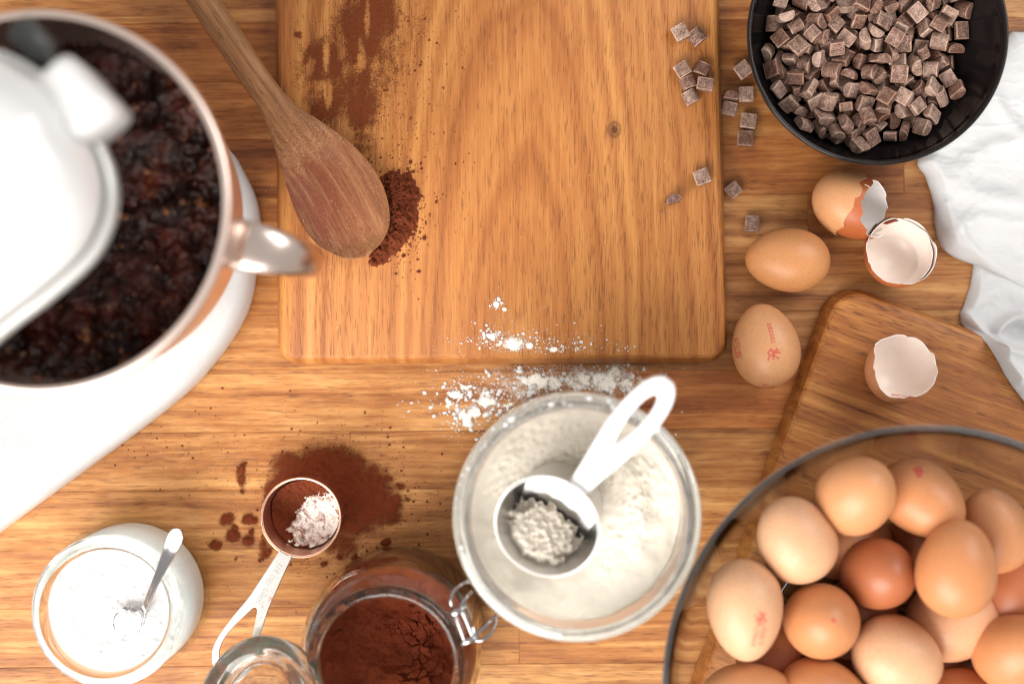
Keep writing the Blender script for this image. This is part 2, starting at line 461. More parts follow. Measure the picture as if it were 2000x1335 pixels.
def egg_mat():
    t = NT('eggshell'); ob = t.obj()
    tint = t.n('ShaderNodeObjectInfo').outputs['Color']
    n1 = t.noise(ob, 70.0, 3, 0.6); n2 = t.noise(ob, 1500.0, 2, 0.6); n3 = t.noise(ob, 700.0, 2, 0.5)
    c = t.mix(t.math('MULTIPLY', n1, 0.35), tint, (0.78, 0.62, 0.5), 'MULTIPLY')
    n4 = t.noise(ob, 850.0, 2, 0.6)
    c = t.mix(t.math('MULTIPLY', t.ramp(n4, [(0.58, 0.0), (0.70, 1.0)]), 0.42), c, srgb(150, 84, 44))
    t.set(color=c, rough=0.42, sss=0.12, sssr=(1.0, 0.45, 0.25), ssss=0.003, spec=0.4, normal=t.bump(t.math('ADD', n2, n3), 0.10, 0.0004))
egg_mat()
t = NT('membrane'); n1 = t.noise(t.obj(), 90.0, 3)
t.set(color=t.mix(n1, srgb(236, 216, 204), srgb(246, 232, 222)), rough=0.35, sss=0.25, sssr=(1, 0.6, 0.45), ssss=0.002)
t = NT('membrane_white'); n1 = t.noise(t.obj(), 120.0, 3)
t.set(color=t.mix(n1, srgb(240, 232, 226), srgb(250, 246, 243)), rough=0.5)
t = NT('stamp_ink'); n1 = t.noise(t.geo(), 1700.0, 2); n0 = t.noise(t.geo(), 260.0, 2)
t.set(color=srgb(214, 92, 82), rough=0.5, alpha=t.ramp(t.math('ADD', t.math('MULTIPLY', n1, 0.5), t.math('MULTIPLY', n0, 0.5)), [(0.34, 0.25), (0.6, 0.85)]))
def choc_mat(name, c1, c2, bloom, amt):
    t = NT(name); ob = t.obj()
    rnd = t.n('ShaderNodeObjectInfo').outputs['Random']
    ob2 = t.vadd(ob, t.n('ShaderNodeCombineXYZ', {0: rnd, 1: t.math('MULTIPLY', rnd, 7.0), 2: rnd}).outputs[0])
    n1 = t.noise(ob2, 260.0, 3, 0.6); n2 = t.noise(ob2, 1900.0, 2, 0.7)
    dustb = t.math('ADD', t.math('MULTIPLY', n1, 0.28), t.math('MULTIPLY', n2, 0.72))
    dustb = t.math('ADD', dustb, t.math('MULTIPLY', t.math('SUBTRACT', rnd, 0.5), 0.14))
    c = t.mix(n1, c1, c2)
    c = t.mix(t.math('MULTIPLY', t.ramp(dustb, [(0.46, 0.0), (0.62, 1.0)]), amt), c, bloom)
    t.set(color=c, rough=0.62, spec=0.3, normal=t.bump(n2, 0.25, 0.0005))
choc_mat('chocolate', srgb(76, 45, 34), srgb(106, 69, 53), srgb(192, 164, 148), 0.85)
choc_mat('chocolate_edge', srgb(124, 88, 71), srgb(152, 114, 95), srgb(214, 186, 168), 0.85)
def batter_mat():
    t = NT('batter'); ps = t.geo()
    n1 = t.noise(ps, 45.0, 4, 0.6); n2 = t.noise(ps, 420.0, 3, 0.6); n3 = t.noise(ps, 130.0, 3, 0.55)
    c = t.mix(t.ramp(n1, [(0.42, 0.0), (0.66, 1.0)]), srgb(24, 8, 5), srgb(66, 21, 10))
    c = t.mix(t.ramp(n2, [(0.5, 0.0), (0.75, 0.5)]), c, srgb(44, 20, 12))
    crumb = t.ramp(t.math('ADD', t.math('MULTIPLY', n3, 0.7), t.math('MULTIPLY', n2, 0.3)), [(0.60, 0.0), (0.65, 0.8)])
    c = t.mix(crumb, c, srgb(140, 92, 58))
    t.set(color=c, rough=t.math('ADD', 0.08, t.math('MULTIPLY', n2, 0.22)), spec=0.22, normal=t.bump(n2, 0.5, 0.002))
batter_mat()
t = NT('linen'); ps = t.geo()
wv = t.n('ShaderNodeTexWave', {'Vector': ps, 'Scale': 700.0, 'Distortion': 1.2, 'Detail': 2.0}, bands_direction='X').outputs['Fac']
wv2 = t.n('ShaderNodeTexWave', {'Vector': ps, 'Scale': 700.0, 'Distortion': 1.2, 'Detail': 2.0}, bands_direction='Y').outputs['Fac']
t.set(color=t.mix(t.noise(ps, 60.0, 3), (0.60, 0.595, 0.595), (0.65, 0.645, 0.645)), rough=0.9, sheen=0.2, spec=0.15, normal=t.bump(t.math('ADD', wv, wv2), 0.22, 0.0003))

# ================================================================== the counter: staves glued side by side
CT = 0.03
counter = empty('countertop', (0, 0, 0), 0.0075)
counter['kind'] = 'structure'
counter['label'] = 'oiled oak block counter of narrow staves under everything'
PITCH = 114 * S(0)
ENDS = {0: [150, 900, 1700], 1: [200, 1000, 1650], 2: [250, 1000, 1768], 3: [300, 1000, 1580], 4: [300, 1100], 5: [250, 1000, 1960], 6: [100, 1215, 1950], 7: [682, 1750], 8: [590, 1130, 1650], 9: [230, 1130, 1600], 10: [180, 1010, 1700], 11: [700, 1600]}
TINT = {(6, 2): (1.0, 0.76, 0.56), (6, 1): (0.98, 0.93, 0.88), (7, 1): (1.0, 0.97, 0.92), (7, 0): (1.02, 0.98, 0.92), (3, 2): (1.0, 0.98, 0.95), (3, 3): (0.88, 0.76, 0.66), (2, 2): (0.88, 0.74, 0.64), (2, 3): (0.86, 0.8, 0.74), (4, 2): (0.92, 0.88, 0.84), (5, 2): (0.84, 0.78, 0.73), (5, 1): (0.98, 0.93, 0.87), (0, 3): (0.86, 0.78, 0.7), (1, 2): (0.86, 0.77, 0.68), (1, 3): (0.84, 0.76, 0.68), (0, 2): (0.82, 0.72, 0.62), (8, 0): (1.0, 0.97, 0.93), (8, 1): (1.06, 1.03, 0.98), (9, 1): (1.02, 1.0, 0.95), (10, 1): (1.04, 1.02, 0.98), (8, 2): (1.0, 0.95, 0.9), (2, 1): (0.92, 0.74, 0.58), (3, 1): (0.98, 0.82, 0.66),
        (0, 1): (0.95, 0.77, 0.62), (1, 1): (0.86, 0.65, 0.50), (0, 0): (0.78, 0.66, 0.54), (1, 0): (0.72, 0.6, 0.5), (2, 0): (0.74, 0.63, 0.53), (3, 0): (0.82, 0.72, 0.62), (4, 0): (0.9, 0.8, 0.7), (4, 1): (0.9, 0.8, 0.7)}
def stave(x0, x1, y0, y1, tint):
    g = 0.00006; c = 0.00022
    x0 += g; x1 -= g; y0 += g; y1 -= g
    def rect(d, z): return [(x0 + d, y0 + d, z), (x1 - d, y0 + d, z), (x1 - d, y1 - d, z), (x0 + d, y1 - d, z)]
    off = (random.uniform(0, 40), random.uniform(0, 40), random.uniform(0, 40))
    o = ring_stack('plank', [rect(0, -CT), rect(0, -c), rect(c, 0)], M['oak_counter'], counter, smooth=False,
                   attrs_fn=lambda p: (p[1] + off[0], p[0] + off[1], p[2] + off[2]))
    o.color = (*tint, 1)
for k in range(-6, 19):
    ytop = (CY - 41.5 - 114 * k) * S(0)
    if k in ENDS: ends = [-1300] + ENDS[k] + [3300]
    else:
        ends = [-1300]
        while ends[-1] < 2900: ends.append(ends[-1] + random.uniform(500, 1100))
        ends[-1] = 3300
    for i, (a, b) in enumerate(zip(ends[:-1], ends[1:])):
        f = random.uniform(0.84, 1.06); wv = random.uniform(-0.05, 0.05)
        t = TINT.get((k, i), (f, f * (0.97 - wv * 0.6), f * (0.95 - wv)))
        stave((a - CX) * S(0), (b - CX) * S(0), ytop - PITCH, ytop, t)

# ================================================================== cutting boards
def offset_poly(c, d):
    n = len(c); out = []
    for i in range(n):
        a, b, e = Vector(c[i - 1]), Vector(c[i]), Vector(c[(i + 1) % n])
        d1 = (b - a).normalized(); d2 = (e - b).normalized()
        n1 = Vector((d1.y, -d1.x)); n2 = Vector((d2.y, -d2.x))      # counter-clockwise polygon: outward normals
        bis = (n1 + n2); bis = bis / (bis.length ** 2) * 2
        out.append(b + bis * d)
    return out
def round_poly(c, r, n=10):
    out = []; m = len(c)
    for i in range(m):
        a, b, e = Vector(c[i - 1]), Vector(c[i]), Vector(c[(i + 1) % m])
        u = (a - b).normalized(); v = (e - b).normalized()
        ang = math.acos(max(-1, min(1, u.dot(v)))); t = r / math.tan(ang / 2)
        p0 = b + u * t; p1 = b + v * t
        cen = b + (u + v).normalized() * (r / math.sin(ang / 2))
        a0 = math.atan2(*(p0 - cen).yx); a1 = math.atan2(*(p1 - cen).yx)
        da = (a1 - a0 + math.pi) % (2 * math.pi) - math.pi
        for k in range(n + 1):
            an = a0 + da * k / n
            out.append((cen.x + r * math.cos(an), cen.y + r * math.sin(an)))
    return out
BT = 0.018
def board(name, corners_px, r, mat, along, prof, org):
    c = [P(x, y, BT).xy - org.xy for x, y in corners_px]
    rings = []
    for d, z in prof:
        q = round_poly(offset_poly(c, d), r + d, 12)
        rings.append([(x, y, z) for x, y in q])
    ax = Vector(along).normalized(); pe = Vector((ax.y, -ax.x))
    o = ring_stack(name, rings, mat, loc=org, attrs_fn=lambda p: (p[0] * pe.x + p[1] * pe.y, p[0] * ax.x + p[1] * ax.y, p[2]))
    o.data.set_sharp_from_angle(angle=math.radians(28))
    return o
prof = [(0.0058, 0.0008), (0.0066, 0.0022), (0.0062, 0.0075), (0.0030, 0.0160), (0.0012, 0.01755), (0.0003, BT)]
big = board('cutting_board', [(549, -140), (556, 692), (1408, 690), (1388, -140)], 0.0085, M['oak_board'], (0, 1), prof, Vector((P(975, 340, BT).x, P(975, 340, BT).y, 0)))
tag(big, 'large golden oak cutting board with cathedral grain, lying square in the middle', 'cutting board')
small = board('cutting_board', [(1647.7, 569.2), (1343, 1416), (2280, 1753), (2585, 906)], 0.016, M['oak_small_board'], (0.938, -0.346), prof, Vector((P(1900, 1000, BT).x, P(1900, 1000, BT).y, 0)))
tag(small, 'smaller oak cutting board lying at an angle under the glass bowl of eggs', 'cutting board')
small.color = (0.98, 0.93, 0.87, 1)

# ================================================================== wooden spoon
def wooden_spoon():
    st = [(330, -100, 29), (396, 0, 29), (460, 95, 29), (500, 155, 28.5), (527, 192, 29), (552, 228, 36), (580, 265, 52), (612, 308, 70), (640, 348, 82), (663, 388, 88), (682, 425, 84), (697, 455, 72), (707, 478, 53), (713, 491, 33), (717, 499, 6)]
    st = smooth_prof(st, 6)
    Z = 0.0262; s = S(Z); N = 56
    cs = [P(x, y, Z) for x, y, h in st]
    rings = []; gc = []; L = 0
    for i, (x, y, hw) in enumerate(st):
        a = cs[max(0, i - 1)]; b = cs[min(len(cs) - 1, i + 1)]
        d = (b - a).xy.normalized(); pe = Vector((-d.y, d.x))   # to the right in the photograph
        if i: L += (cs[i] - cs[i - 1]).length
        w = max(hw, 0.6) * s
        bl = float(sstep(0.150, 0.178, L)); k = min(1.0, hw / 80.0)
        ring = []
        for j in range(N):
            ph = 2 * math.pi * j / N; u = math.cos(ph); sn = math.sin(ph)
            zh = 0.0076 * sn
            if sn >= 0: zb = 0.0044 * k - 0.0098 * k * (1 - u * u) ** 0.75 * min(1, hw / 60)
            else: zb = 0.0036 * k * (1 - abs(sn)) - 0.0081 * k * abs(sn) ** 0.8
            if sn >= 0 and abs(u) > 0.93: zb -= 0.0006 * (abs(u) - 0.93) / 0.07
            zz = zh * (1 - bl) + zb * bl
            ring.append((cs[i].x + pe.x * w * u, cs[i].y + pe.y * w * u, Z + zz))
            gc.append((w * u + 3.1, L, zz + 1.7))
        rings.append(ring)
    o = ring_stack('wooden_spoon', rings, M['spoon_wood'])
    a = o.data.attributes.new('gcoord', 'FLOAT_VECTOR', 'POINT')
    a.data.foreach_set('vector', np.array([(g[0] - 3.1, g[1], g[2]) for g in gc], np.float32).ravel())
    fix_normals(o)
    tag(o, 'brown wooden spoon dusted with cocoa, resting across the edge of the large board', 'spoon')
wooden_spoon()

# ================================================================== chocolate chunks
def chunk_mesh(w, l, h, nm):
    pts = []; N = 8
    for k in range(N + 1):
        a = math.pi * k / N; pts.append((-w / 2 * math.cos(a), -h * .35 + h * .85 * math.sin(a) ** .8))
    pts += [(w / 2 * .86, -h * .5), (-w / 2 * .86, -h * .5)]
    m = len(pts); e = 0.00055
    rows = [(-l / 2, .90), (-l / 2 + e * .5, .985), (-l / 2 + e * 1.6, 1), (l / 2 - e * 1.6, 1), (l / 2 - e * .5, .985), (l / 2, .90)]
    vs = [(p[0] * s, y, p[1] * s) for y, s in rows for p in pts]
    fs = []; mi = []
    for i in range(len(rows) - 1):
        for k in range(m):
            fs.append((i * m + k, i * m + (k + 1) % m, (i + 1) * m + (k + 1) % m, (i + 1) * m + k))
            mi.append(1 if (i != 2 or k in (N, N + 2)) else 0)
    fs.append(tuple(range(m))[::-1]); mi.append(0)
    fs.append(tuple((len(rows) - 1) * m + k for k in range(m))); mi.append(0)
    me = bpy.data.meshes.new(nm); me.from_pydata(vs, [], fs)
    me.materials.append(M['chocolate']); me.materials.append(M['chocolate_edge'])
    me.polygons.foreach_set('material_index', np.array(mi, np.int32))
    bm = bmesh.new(); bm.from_mesh(me); bmesh.ops.recalc_face_normals(bm, faces=bm.faces); bm.to_mesh(me); bm.free()
    me.polygons.foreach_set('use_smooth', np.ones(len(me.polygons), bool))
    me.set_sharp_from_angle(angle=math.radians(32))
    return me
CH = [chunk_mesh(.012, .0115, .0068, 'chocolate_chunk'), chunk_mesh(.0112, .0125, .0062, 'chocolate_chunk'), chunk_mesh(.0122, .0095, .007, 'chocolate_chunk')]
CHH = [.0068, .0062, .007]; CHL = [.0115, .0125, .0095]
def chunk(v, loc, q, label, group):
    o = bpy.data.objects.new('chocolate_chunk', CH[v]); COL.objects.link(o)
    o.location = loc; o.rotation_mode = 'QUATERNION'; o.rotation_quaternion = q
    k = random.uniform(.82, .94); o.scale = (k, k * random.uniform(.93, 1.04), k)
    return tag(o, label, 'chocolate chunk', group)
def loose(x, y, zs, yaw, pose, v, label, group, up=0.0):
    zz = Quaternion((0, 0, 1), math.radians(yaw))
    if pose == 'flat': q = zz; hh = CHH[v] / 2
    elif pose == 'inv': q = zz @ Quaternion((1, 0, 0), math.pi); hh = CHH[v] * .5
    elif pose == 'end': q = zz @ Quaternion((1, 0, 0), math.pi / 2); hh = CHL[v] / 2
    else: q = zz @ Quaternion((1, 0, 0), math.radians(up * 1000)); hh = CHH[v] * .62
    z = zs + hh + 0.00005 + (up if pose != 'tilt' else 0)
    chunk(v, P(x, y, z), q, label, group)
GB = 'loose chocolate chunks on the large board'; GC = 'loose chocolate chunks on the counter by the black bowl'
for a in [(1328, 64, BT, 28, 'inv', 0, 'left one of two touching chocolate chunks near the top of the large board', GB),
          (1361, 71, BT, 38, 'flat', 0, 'right one of two touching chocolate chunks near the top of the large board', GB),
          (1332, 137, BT, 33, 'inv', 0, 'top left chocolate chunk in the cluster of five on the large board', GB),
          (1372, 135, BT, -25, 'flat', 2, 'top right chocolate chunk in the cluster of five on the large board', GB),
          (1345, 161, BT, 22, 'flat', 2, 'middle chocolate chunk in the cluster of five on the large board', GB),
          (1377, 165, BT, -10, 'inv', 2, 'rightmost chocolate chunk in the cluster of five, at the board edge', GB),
          (1349, 189, BT, 28, 'flat', 0, 'lowest chocolate chunk in the cluster of five on the large board', GB),
          (1370, 346, BT, 20, 'inv', 0, 'square chocolate chunk lying alone near the right edge of the large board', GB),
          (1314, 388, BT, 194, 'end', 2, 'half-round chocolate chunk standing on end, lowest on the large board', GB),
          (1451, 137, 0, 38, 'inv', 0, 'chocolate chunk on the counter half under the rim of the black bowl', GC),
          (1427, 187, 0, 172, 'end', 0, 'half-round chocolate chunk standing on end between board and black bowl', GC),
          (1457, 185, 0, 1, 'inv', 0, 'chocolate chunk right of the half-round one, closest to the black bowl', GC),
          (1424, 213, 0, -12, 'inv', 0, 'chocolate chunk tucked against the board edge below the half-round one', GC),
          (1461, 237, 0, -8, 'inv', 0, 'upper one of two chocolate chunks in a column left of the black bowl', GC),
          (1455, 271, 0, -3, 'inv', 0, 'lower one of two chocolate chunks in a column left of the black bowl', GC),
          (1432, 371, 0, 38, 'inv', 0, 'darker chocolate chunk alone on the counter left of the broken eggshell', GC),
          (1468, 437, 0, -2, 'inv', 1, 'small square chocolate chunk just above the whole egg lying on its side', GC)]:
    loose(*a)

# black bowl and the heap in it
BR = 0.062
bowl_c = P(1715, 67, BR); bowl_c.z = 0
prof = smooth_prof([(0.0, 0.004), (0.040, 0.004), (0.0415, 0.0), (0.046, 0.0), (0.048, 0.005), (0.060, 0.012), (0.0685, 0.022), (0.0755, 0.034), (0.0805, 0.048), (0.0826, 0.0585), (0.0836, 0.0605), (0.0834, 0.0622), (0.0822, 0.0628), (0.0810, 0.0618), (0.0797, 0.058), (0.0783, 0.051), (0.0742, 0.041), (0.069, 0.032), (0.062, 0.024), (0.054, 0.0172), (0.044, 0.0132), (0.030, 0.0117), (0.0, 0.0117)], 4)
bb = lathe('black_bowl', prof, M['black_glaze'], None, 144, bowl_c)
tag(bb, 'glossy black bowl full of chocolate chunks at the top right', 'bowl')
CHUNKS = [(0, 0.39, 1.978, 1.566, 0.076, 0.115, -0.99, 0.009),
 (0, -1.553, -3.883, 1.983, 0.003, -0.079, 0.655, -0.752),
 (0, 3.427, -1.318, 1.651, 0.723, -0.052, -0.022, 0.688),
 (1, -4.077, 1.008, 1.708, 0.236, -0.301, -0.922, -0.051),
 (0, 2.998, 0.222, 2.267, 0.238, -0.863, -0.242, -0.373),
 (2, -3.19, -3.329, 2.088, 0.231, 0.279, -0.891, -0.273),
 (0, -0.978, -3.076, 2.246, 0.163, -0.199, -0.727, -0.636),
 (0, 4.636, -3.597, 2.978, 0.84, -0.143, 0.492, -0.179),
 (2, 3.763, 1.663, 2.289, 0.242, 0.095, -0.32, -0.911),
 (0, -4.365, -1.327, 2.187, 0.427, -0.897, 0.116, -0.007),
 (2, -1.336, -2.167, 2.011, 0.5, 0.034, -0.623, -0.601),
 (1, 1.968, -0.981, 1.569, 0.112, 0.799, -0.569, 0.159),
 (0, -1.79, 0.99, 2.252, 0.066, -0.07, -0.911, -0.4),
 (0, 2.767, -4.016, 2.302, 0.274, -0.102, 0.34, -0.894),
 (2, 4.909, 0.905, 2.228, 0.061, -0.651, -0.043, -0.755),
 (2, 4.014, 0.655, 2.714, 0.722, 0.226, 0.236, -0.61),
 (1, 3.08, 2.458, 2.584, 0.254, -0.471, -0.842, -0.07),
 (2, 2.744, 3.556, 2.821, 0.352, 0.801, -0.484, -0.019),
 (1, -0.851, 5.839, 2.642, 0.265, -0.602, 0.666, 0.351),
 (0, -4.421, -4.192, 3.198, 0.089, -0.297, -0.47, -0.827),
 (2, -3.383, -1.834, 2.409, 0.24, -0.255, -0.931, -0.103),
 (2, -0.65, -4.062, 2.229, 0.609, -0.547, -0.528, 0.223),
 (0, 0.366, 1.136, 2.733, 0.288, 0.227, -0.882, 0.298),
 (2, -0.804, -1.904, 2.778, 0.354, 0.53, 0.716, 0.284),
 (1, 1.196, -1.815, 2.297, 0.046, -0.862, 0.5, -0.076),
 (0, 0.769, 2.382, 2.881, 0.879, 0.393, 0.106, -0.25),
 (0, -0.967, 1.686, 2.663, 0.901, -0.395, 0.178, -0.003),
 (2, 4.654, -0.213, 2.414, 0.097, 0.031, -0.687, 0.719),
 (2, 5.639, 1.723, 2.692, 0.213, 0.563, 0.738, 0.306),
 (2, 2.936, 5.196, 3.191, 0.426, -0.155, 0.075, -0.888),
 (0, 1.284, 5.24, 2.602, 0.264, -0.209, -0.891, 0.306),
 (0, -1.475, 3.233, 2.783, 0.843, -0.199, -0.363, 0.343),
 (1, -4.529, 3.569, 2.585, 0.413, 0.343, -0.814, -0.223),
 (0, -5.575, -0.909, 2.805, 0.362, 0.606, 0.051, 0.706),
 (0, -5.198, 0.396, 2.565, 0.925, -0.13, -0.306, -0.184),
 (2, -3.478, -4.327, 2.775, 0.221, -0.601, 0.666, -0.382),
 (0, -2.287, -4.735, 2.585, 0.102, -0.355, -0.916, -0.157),
 (1, -1.762, -5.966, 3.014, 0.803, -0.401, -0.077, -0.434),
 (0, 3.844, -3.594, 2.473, 0.624, -0.054, -0.281, 0.727),
 (0, 3.343, -2.455, 2.758, 0.514, 0.505, -0.686, 0.103),
 (0, 4.095, -1.394, 2.74, 0.634, 0.293, 0.238, 0.675),
 (1, 0.45, -1.717, 2.848, 0.093, -0.715, -0.651, -0.235),
 (0, 2.396, -0.332, 2.416, 0.169, -0.338, 0.916, 0.137),
 (2, 1.895, 0.55, 2.744, 0.6, 0.592, 0.538, 0.023),
 (0, -2.415, 0.934, 3.366, 0.026, 0.803, 0.568, -0.18),
 (0, -2.225, -0.895, 2.338, 0.318, -0.851, -0.399, 0.127),
 (2, -1.978, -1.634, 2.813, 0.904, 0.334, 0.236, -0.124),
 (0, 2.3, 4.301, 3.519, 0.311, 0.709, 0.632, 0.041),
 (0, 0.383, 5.611, 2.581, 0.304, -0.856, 0.188, -0.373),
 (2, -0.766, 5.189, 3.111, 0.871, -0.313, 0.367, -0.092),
 (1, -3.372, 3.297, 2.83, 0.725, 0.029, -0.174, -0.665),
 (1, -5.268, 2.451, 2.595, 0.659, -0.116, 0.347, -0.657),
 (0, -4.962, 1.403, 2.586, 0.724, -0.517, 0.407, 0.205),
 (2, -5.136, -1.851, 2.522, 0.467, -0.813, 0.327, 0.119),
 (0, -3.596, -2.717, 2.899, 0.217, -0.042, 0.316, -0.922),
 (0, -2.276, -2.738, 2.45, 0.162, 0.957, 0.087, -0.226),
 (2, -2.335, -5.129, 3.2, 0.555, 0.136, -0.13, 0.81),
 (1, -3.086, -5.598, 3.352, 0.368, 0.73, -0.059, -0.573),
 (1, 5.558, -2.128, 3.175, 0.155, -0.918, -0.275, -0.242),
 (0, 5.712, -1.114, 2.589, 0.417, -0.008, 0.907, -0.063),
 (1, 3.636, -0.156, 3.124, 0.203, -0.971, 0.046, 0.114),
 (2, 5.377, 0.738, 3.11, 0.229, -0.677, 0.646, -0.268),
 (1, 3.769, 2.424, 3.064, 0.194, -0.979, 0.012, -0.055),
 (0, 0.186, -1.005, 2.393, 0.942, 0.198, -0.084, 0.258),
 (0, 2.227, -1.632, 2.699, 0.169, 0.57, 0.255, -0.762),
 (0, 1.589, 1.694, 2.629, 0.141, -0.913, 0.382, -0.026),
 (0, -0.514, 2.415, 3.084, 0.914, 0.258, -0.102, -0.296),
 (2, -2.16, 1.947, 2.799, 0.181, 0.587, -0.777, 0.138),
 (1, -3.189, -0.195, 2.699, 0.099, 0.569, 0.677, 0.456),
 (0, -0.135, -2.893, 3.147, 0.906, 0.277, 0.314, 0.067),
 (1, 1.615, -2.245, 3.108, 0.073, -0.075, 0.401, -0.91),
 (0, -2.241, 4.305, 2.799, 0.271, -0.114, 0.48, -0.826),
 (1, -2.176, 5.65, 3.055, 0.484, -0.217, 0.592, 0.607),
 (0, -4.937, 0.23, 3.343, 0.978, -0.026, 0.137, -0.152),
 (0, -6.365, -0.461, 3.248, 0.38, 0.39, 0.221, 0.809),
 (2, -5.186, -2.575, 2.793, 0.04, -0.434, 0.842, 0.318),
 (2, -3.698, -3.253, 3.387, 0.589, 0.238, -0.233, 0.737),
 (1, 0.559, -5.238, 2.174, 0.29, 0.899, 0.301, -0.129),
 (1, 0.292, -4.072, 2.6, 0.039, 0.813, -0.214, 0.54),
 (0, 3.356, -4.811, 2.687, 0.339, 0.088, -0.364, -0.863),
 (1, 4.66, 1.787, 3.262, 0.689, -0.105, 0.358, -0.621),
 (1, 3.215, 3.64, 3.432, 0.869, -0.344, 0.075, -0.348),
 (2, 1.079, 4.418, 3.269, 0.105, 0.071, 0.927, -0.354),
 (0, 0.109, 5.043, 3.198, 0.609, 0.218, 0.726, 0.235),
 (0, 0.691, -0.908, 3.262, 0.447, -0.373, 0.607, 0.541),
 (0, 0.528, 1.709, 3.6, 0.824, 0.1, 0.489, 0.268),
 (0, -0.703, 2.058, 3.653, 0.932, 0.278, -0.046, -0.23),
 (2, -1.939, 2.189, 3.457, 0.474, -0.16, -0.161, -0.85),
 (0, -2.947, -1.18, 3.394, 0.362, -0.111, 0.91, 0.171),
 (1, -1.524, -2.505, 3.17, 0.03, 0.274, -0.914, 0.297),
 (0, 0.958, -2.87, 3.44, 0.413, 0.651, 0.619, 0.149),
 (1, 1.975, -0.494, 2.99, 0.595, 0.026, -0.216, 0.774),
 (0, -5.981, 1.392, 3.347, 0.996, 0.076, -0.026, -0.043),
 (2, -3.965, -0.677, 2.836, 0.349, -0.047, 0.379, 0.856),
 (0, -3.701, -1.979, 3.575, 0.061, -0.385, 0.854, -0.344),
 (0, -0.837, -6.053, 3.299, 0.415, -0.512, -0.75, 0.05),
 (1, -0.224, -5.424, 2.673, 0.313, -0.771, 0.232, -0.503),
 (2, 2.058, -4.903, 2.825, 0.561, -0.421, 0.572, -0.424),
 (0, 2.14, -3.111, 3.412, 0.33, 0.936, 0.109, 0.054),
 (2, 3.292, -3.752, 3.099, 0.013, 0.963, 0.179, -0.2),
 (1, 4.871, -0.793, 3.105, 0.193, -0.399, 0.727, 0.524),
 (2, 4.81, 0.337, 3.636, 0.583, -0.203, -0.292, 0.731),
 (0, 3.285, 4.466, 3.951, 0.071, -0.621, -0.581, 0.521),
 (0, 1.454, 3.174, 3.573, 0.765, 0.009, 0.178, 0.619),
 (0, 0.232, 3.66, 3.376, 0.161, -0.074, -0.458, 0.871),
 (1, -2.52, 4.791, 3.524, 0.494, 0.047, -0.265, -0.827),
 (0, -3.592, 4.151, 3.153, 0.121, 0.738, 0.572, 0.336),
 (1, -3.83, 1.883, 2.914, 0.131, 0.802, -0.475, 0.336),
 (1, -0.532, -0.171, 2.531, 0.857, -0.316, -0.268, -0.306),
 (0, -0.725, 1.45, 4.12, 0.196, -0.036, -0.917, -0.345),
 (2, -2.163, 1.173, 3.989, 0.026, 0.903, 0.415, -0.103),
 (0, -1.341, -0.717, 3.237, 0.869, 0.075, -0.411, -0.264),
 (1, -2.205, -2.335, 3.982, 0.09, 0.847, -0.168, -0.496),
 (0, 2.343, -2.422, 3.819, 0.178, 0.402, 0.867, -0.237),
 (0, 2.329, -0.064, 3.83, 0.047, 0.692, 0.704, 0.152),
 (0, 1.513, 1.696, 3.385, 0.147, 0.151, -0.975, -0.074),
 (2, -2.684, -2.72, 3.494, 0.212, -0.46, -0.838, 0.205),
 (0, -2.011, -3.549, 3.226, 0.085, -0.055, -0.75, -0.654),
 (2, 0.893, -5.231, 2.994, 0.29, 0.884, -0.364, 0.052),
 (2, 1.757, -6.012, 3.125, 0.512, 0.68, 0.424, -0.309),
 (0, 3.683, -5.513, 3.709, 0.358, -0.46, 0.736, -0.344),
 (1, 4.34, -2.198, 3.128, 0.652, -0.695, -0.066, -0.298),
 (1, 4.94, 3.227, 2.676, 0.328, 0.362, 0.077, -0.869),
 (2, 3.283, 2.021, 3.585, 0.101, -0.331, 0.931, 0.116),
 (1, 4.303, 3.801, 3.457, 0.241, 0.631, 0.341, 0.654),
 (1, 3.889, 4.18, 2.576, 0.342, -0.932, 0.076, 0.09),
 (1, -2.033, 3.353, 3.18, 0.39, 0.624, 0.673, 0.079),
 (0, -3.357, 5.182, 4.087, 0.268, -0.169, -0.912, -0.261),
 (0, -3.643, 5.464, 3.474, 0.429, -0.717, -0.548, 0.029),
 (0, -5.717, 0.297, 3.813, 0.232, 0.447, 0.861, 0.074),
 (2, -4.955, -0.909, 3.456, 0.619, -0.599, 0.439, 0.253),
 (2, -4.167, -1.429, 3.893, 0.76, -0.349, 0.009, 0.549),
 (0, -0.224, 0.349, 3.031, 0.299, -0.106, -0.22, -0.923),
 (0, -2.6, 1.657, 4.722, 0.514, 0.308, 0.754, -0.269),
 (0, -1.8, -1.225, 3.949, 0.204, 0.492, -0.735, 0.419),
 (0, -1.127, -3.063, 3.957, 0.424, -0.67, -0.607, 0.06),
 (2, 3.032, -1.262, 3.596, 0.464, -0.054, 0.202, -0.861),
 (0, 2.746, 0.896, 3.317, 0.947, -0.28, 0.043, -0.153),
 (0, 2.416, 2.687, 3.781, 0.21, 0.278, -0.786, -0.511),
 (0, -1.587, 2.464, 4.054, 0.03, 0.078, -0.965, 0.249),
 (1, 2.6, -5.729, 3.395, 0.751, -0.147, 0.534, -0.361),
 (0, -0.601, -6.802, 3.955, 0.018, -0.471, -0.798, 0.375),
 (2, 3.883, 0.985, 3.768, 0.508, 0.477, 0.699, 0.158),
 (1, 6.267, 0.92, 3.396, 0.029, -0.982, -0.049, 0.182),
 (0, 5.24, 1.759, 3.761, 0.14, 0.945, -0.294, -0.027),
 (0, 4.246, 2.638, 4.128, 0.051, 0.701, -0.555, -0.445),
 (2, 1.779, 3.715, 4.174, 0.89, 0.372, -0.12, -0.236),
 (1, 1.052, 5.417, 3.682, 0.908, -0.265, 0.261, -0.192),
 (0, -1.159, 4.327, 3.308, 0.311, -0.676, -0.558, -0.367),
 (0, -3.661, 2.924, 3.531, 0.072, -0.048, -0.37, 0.925),
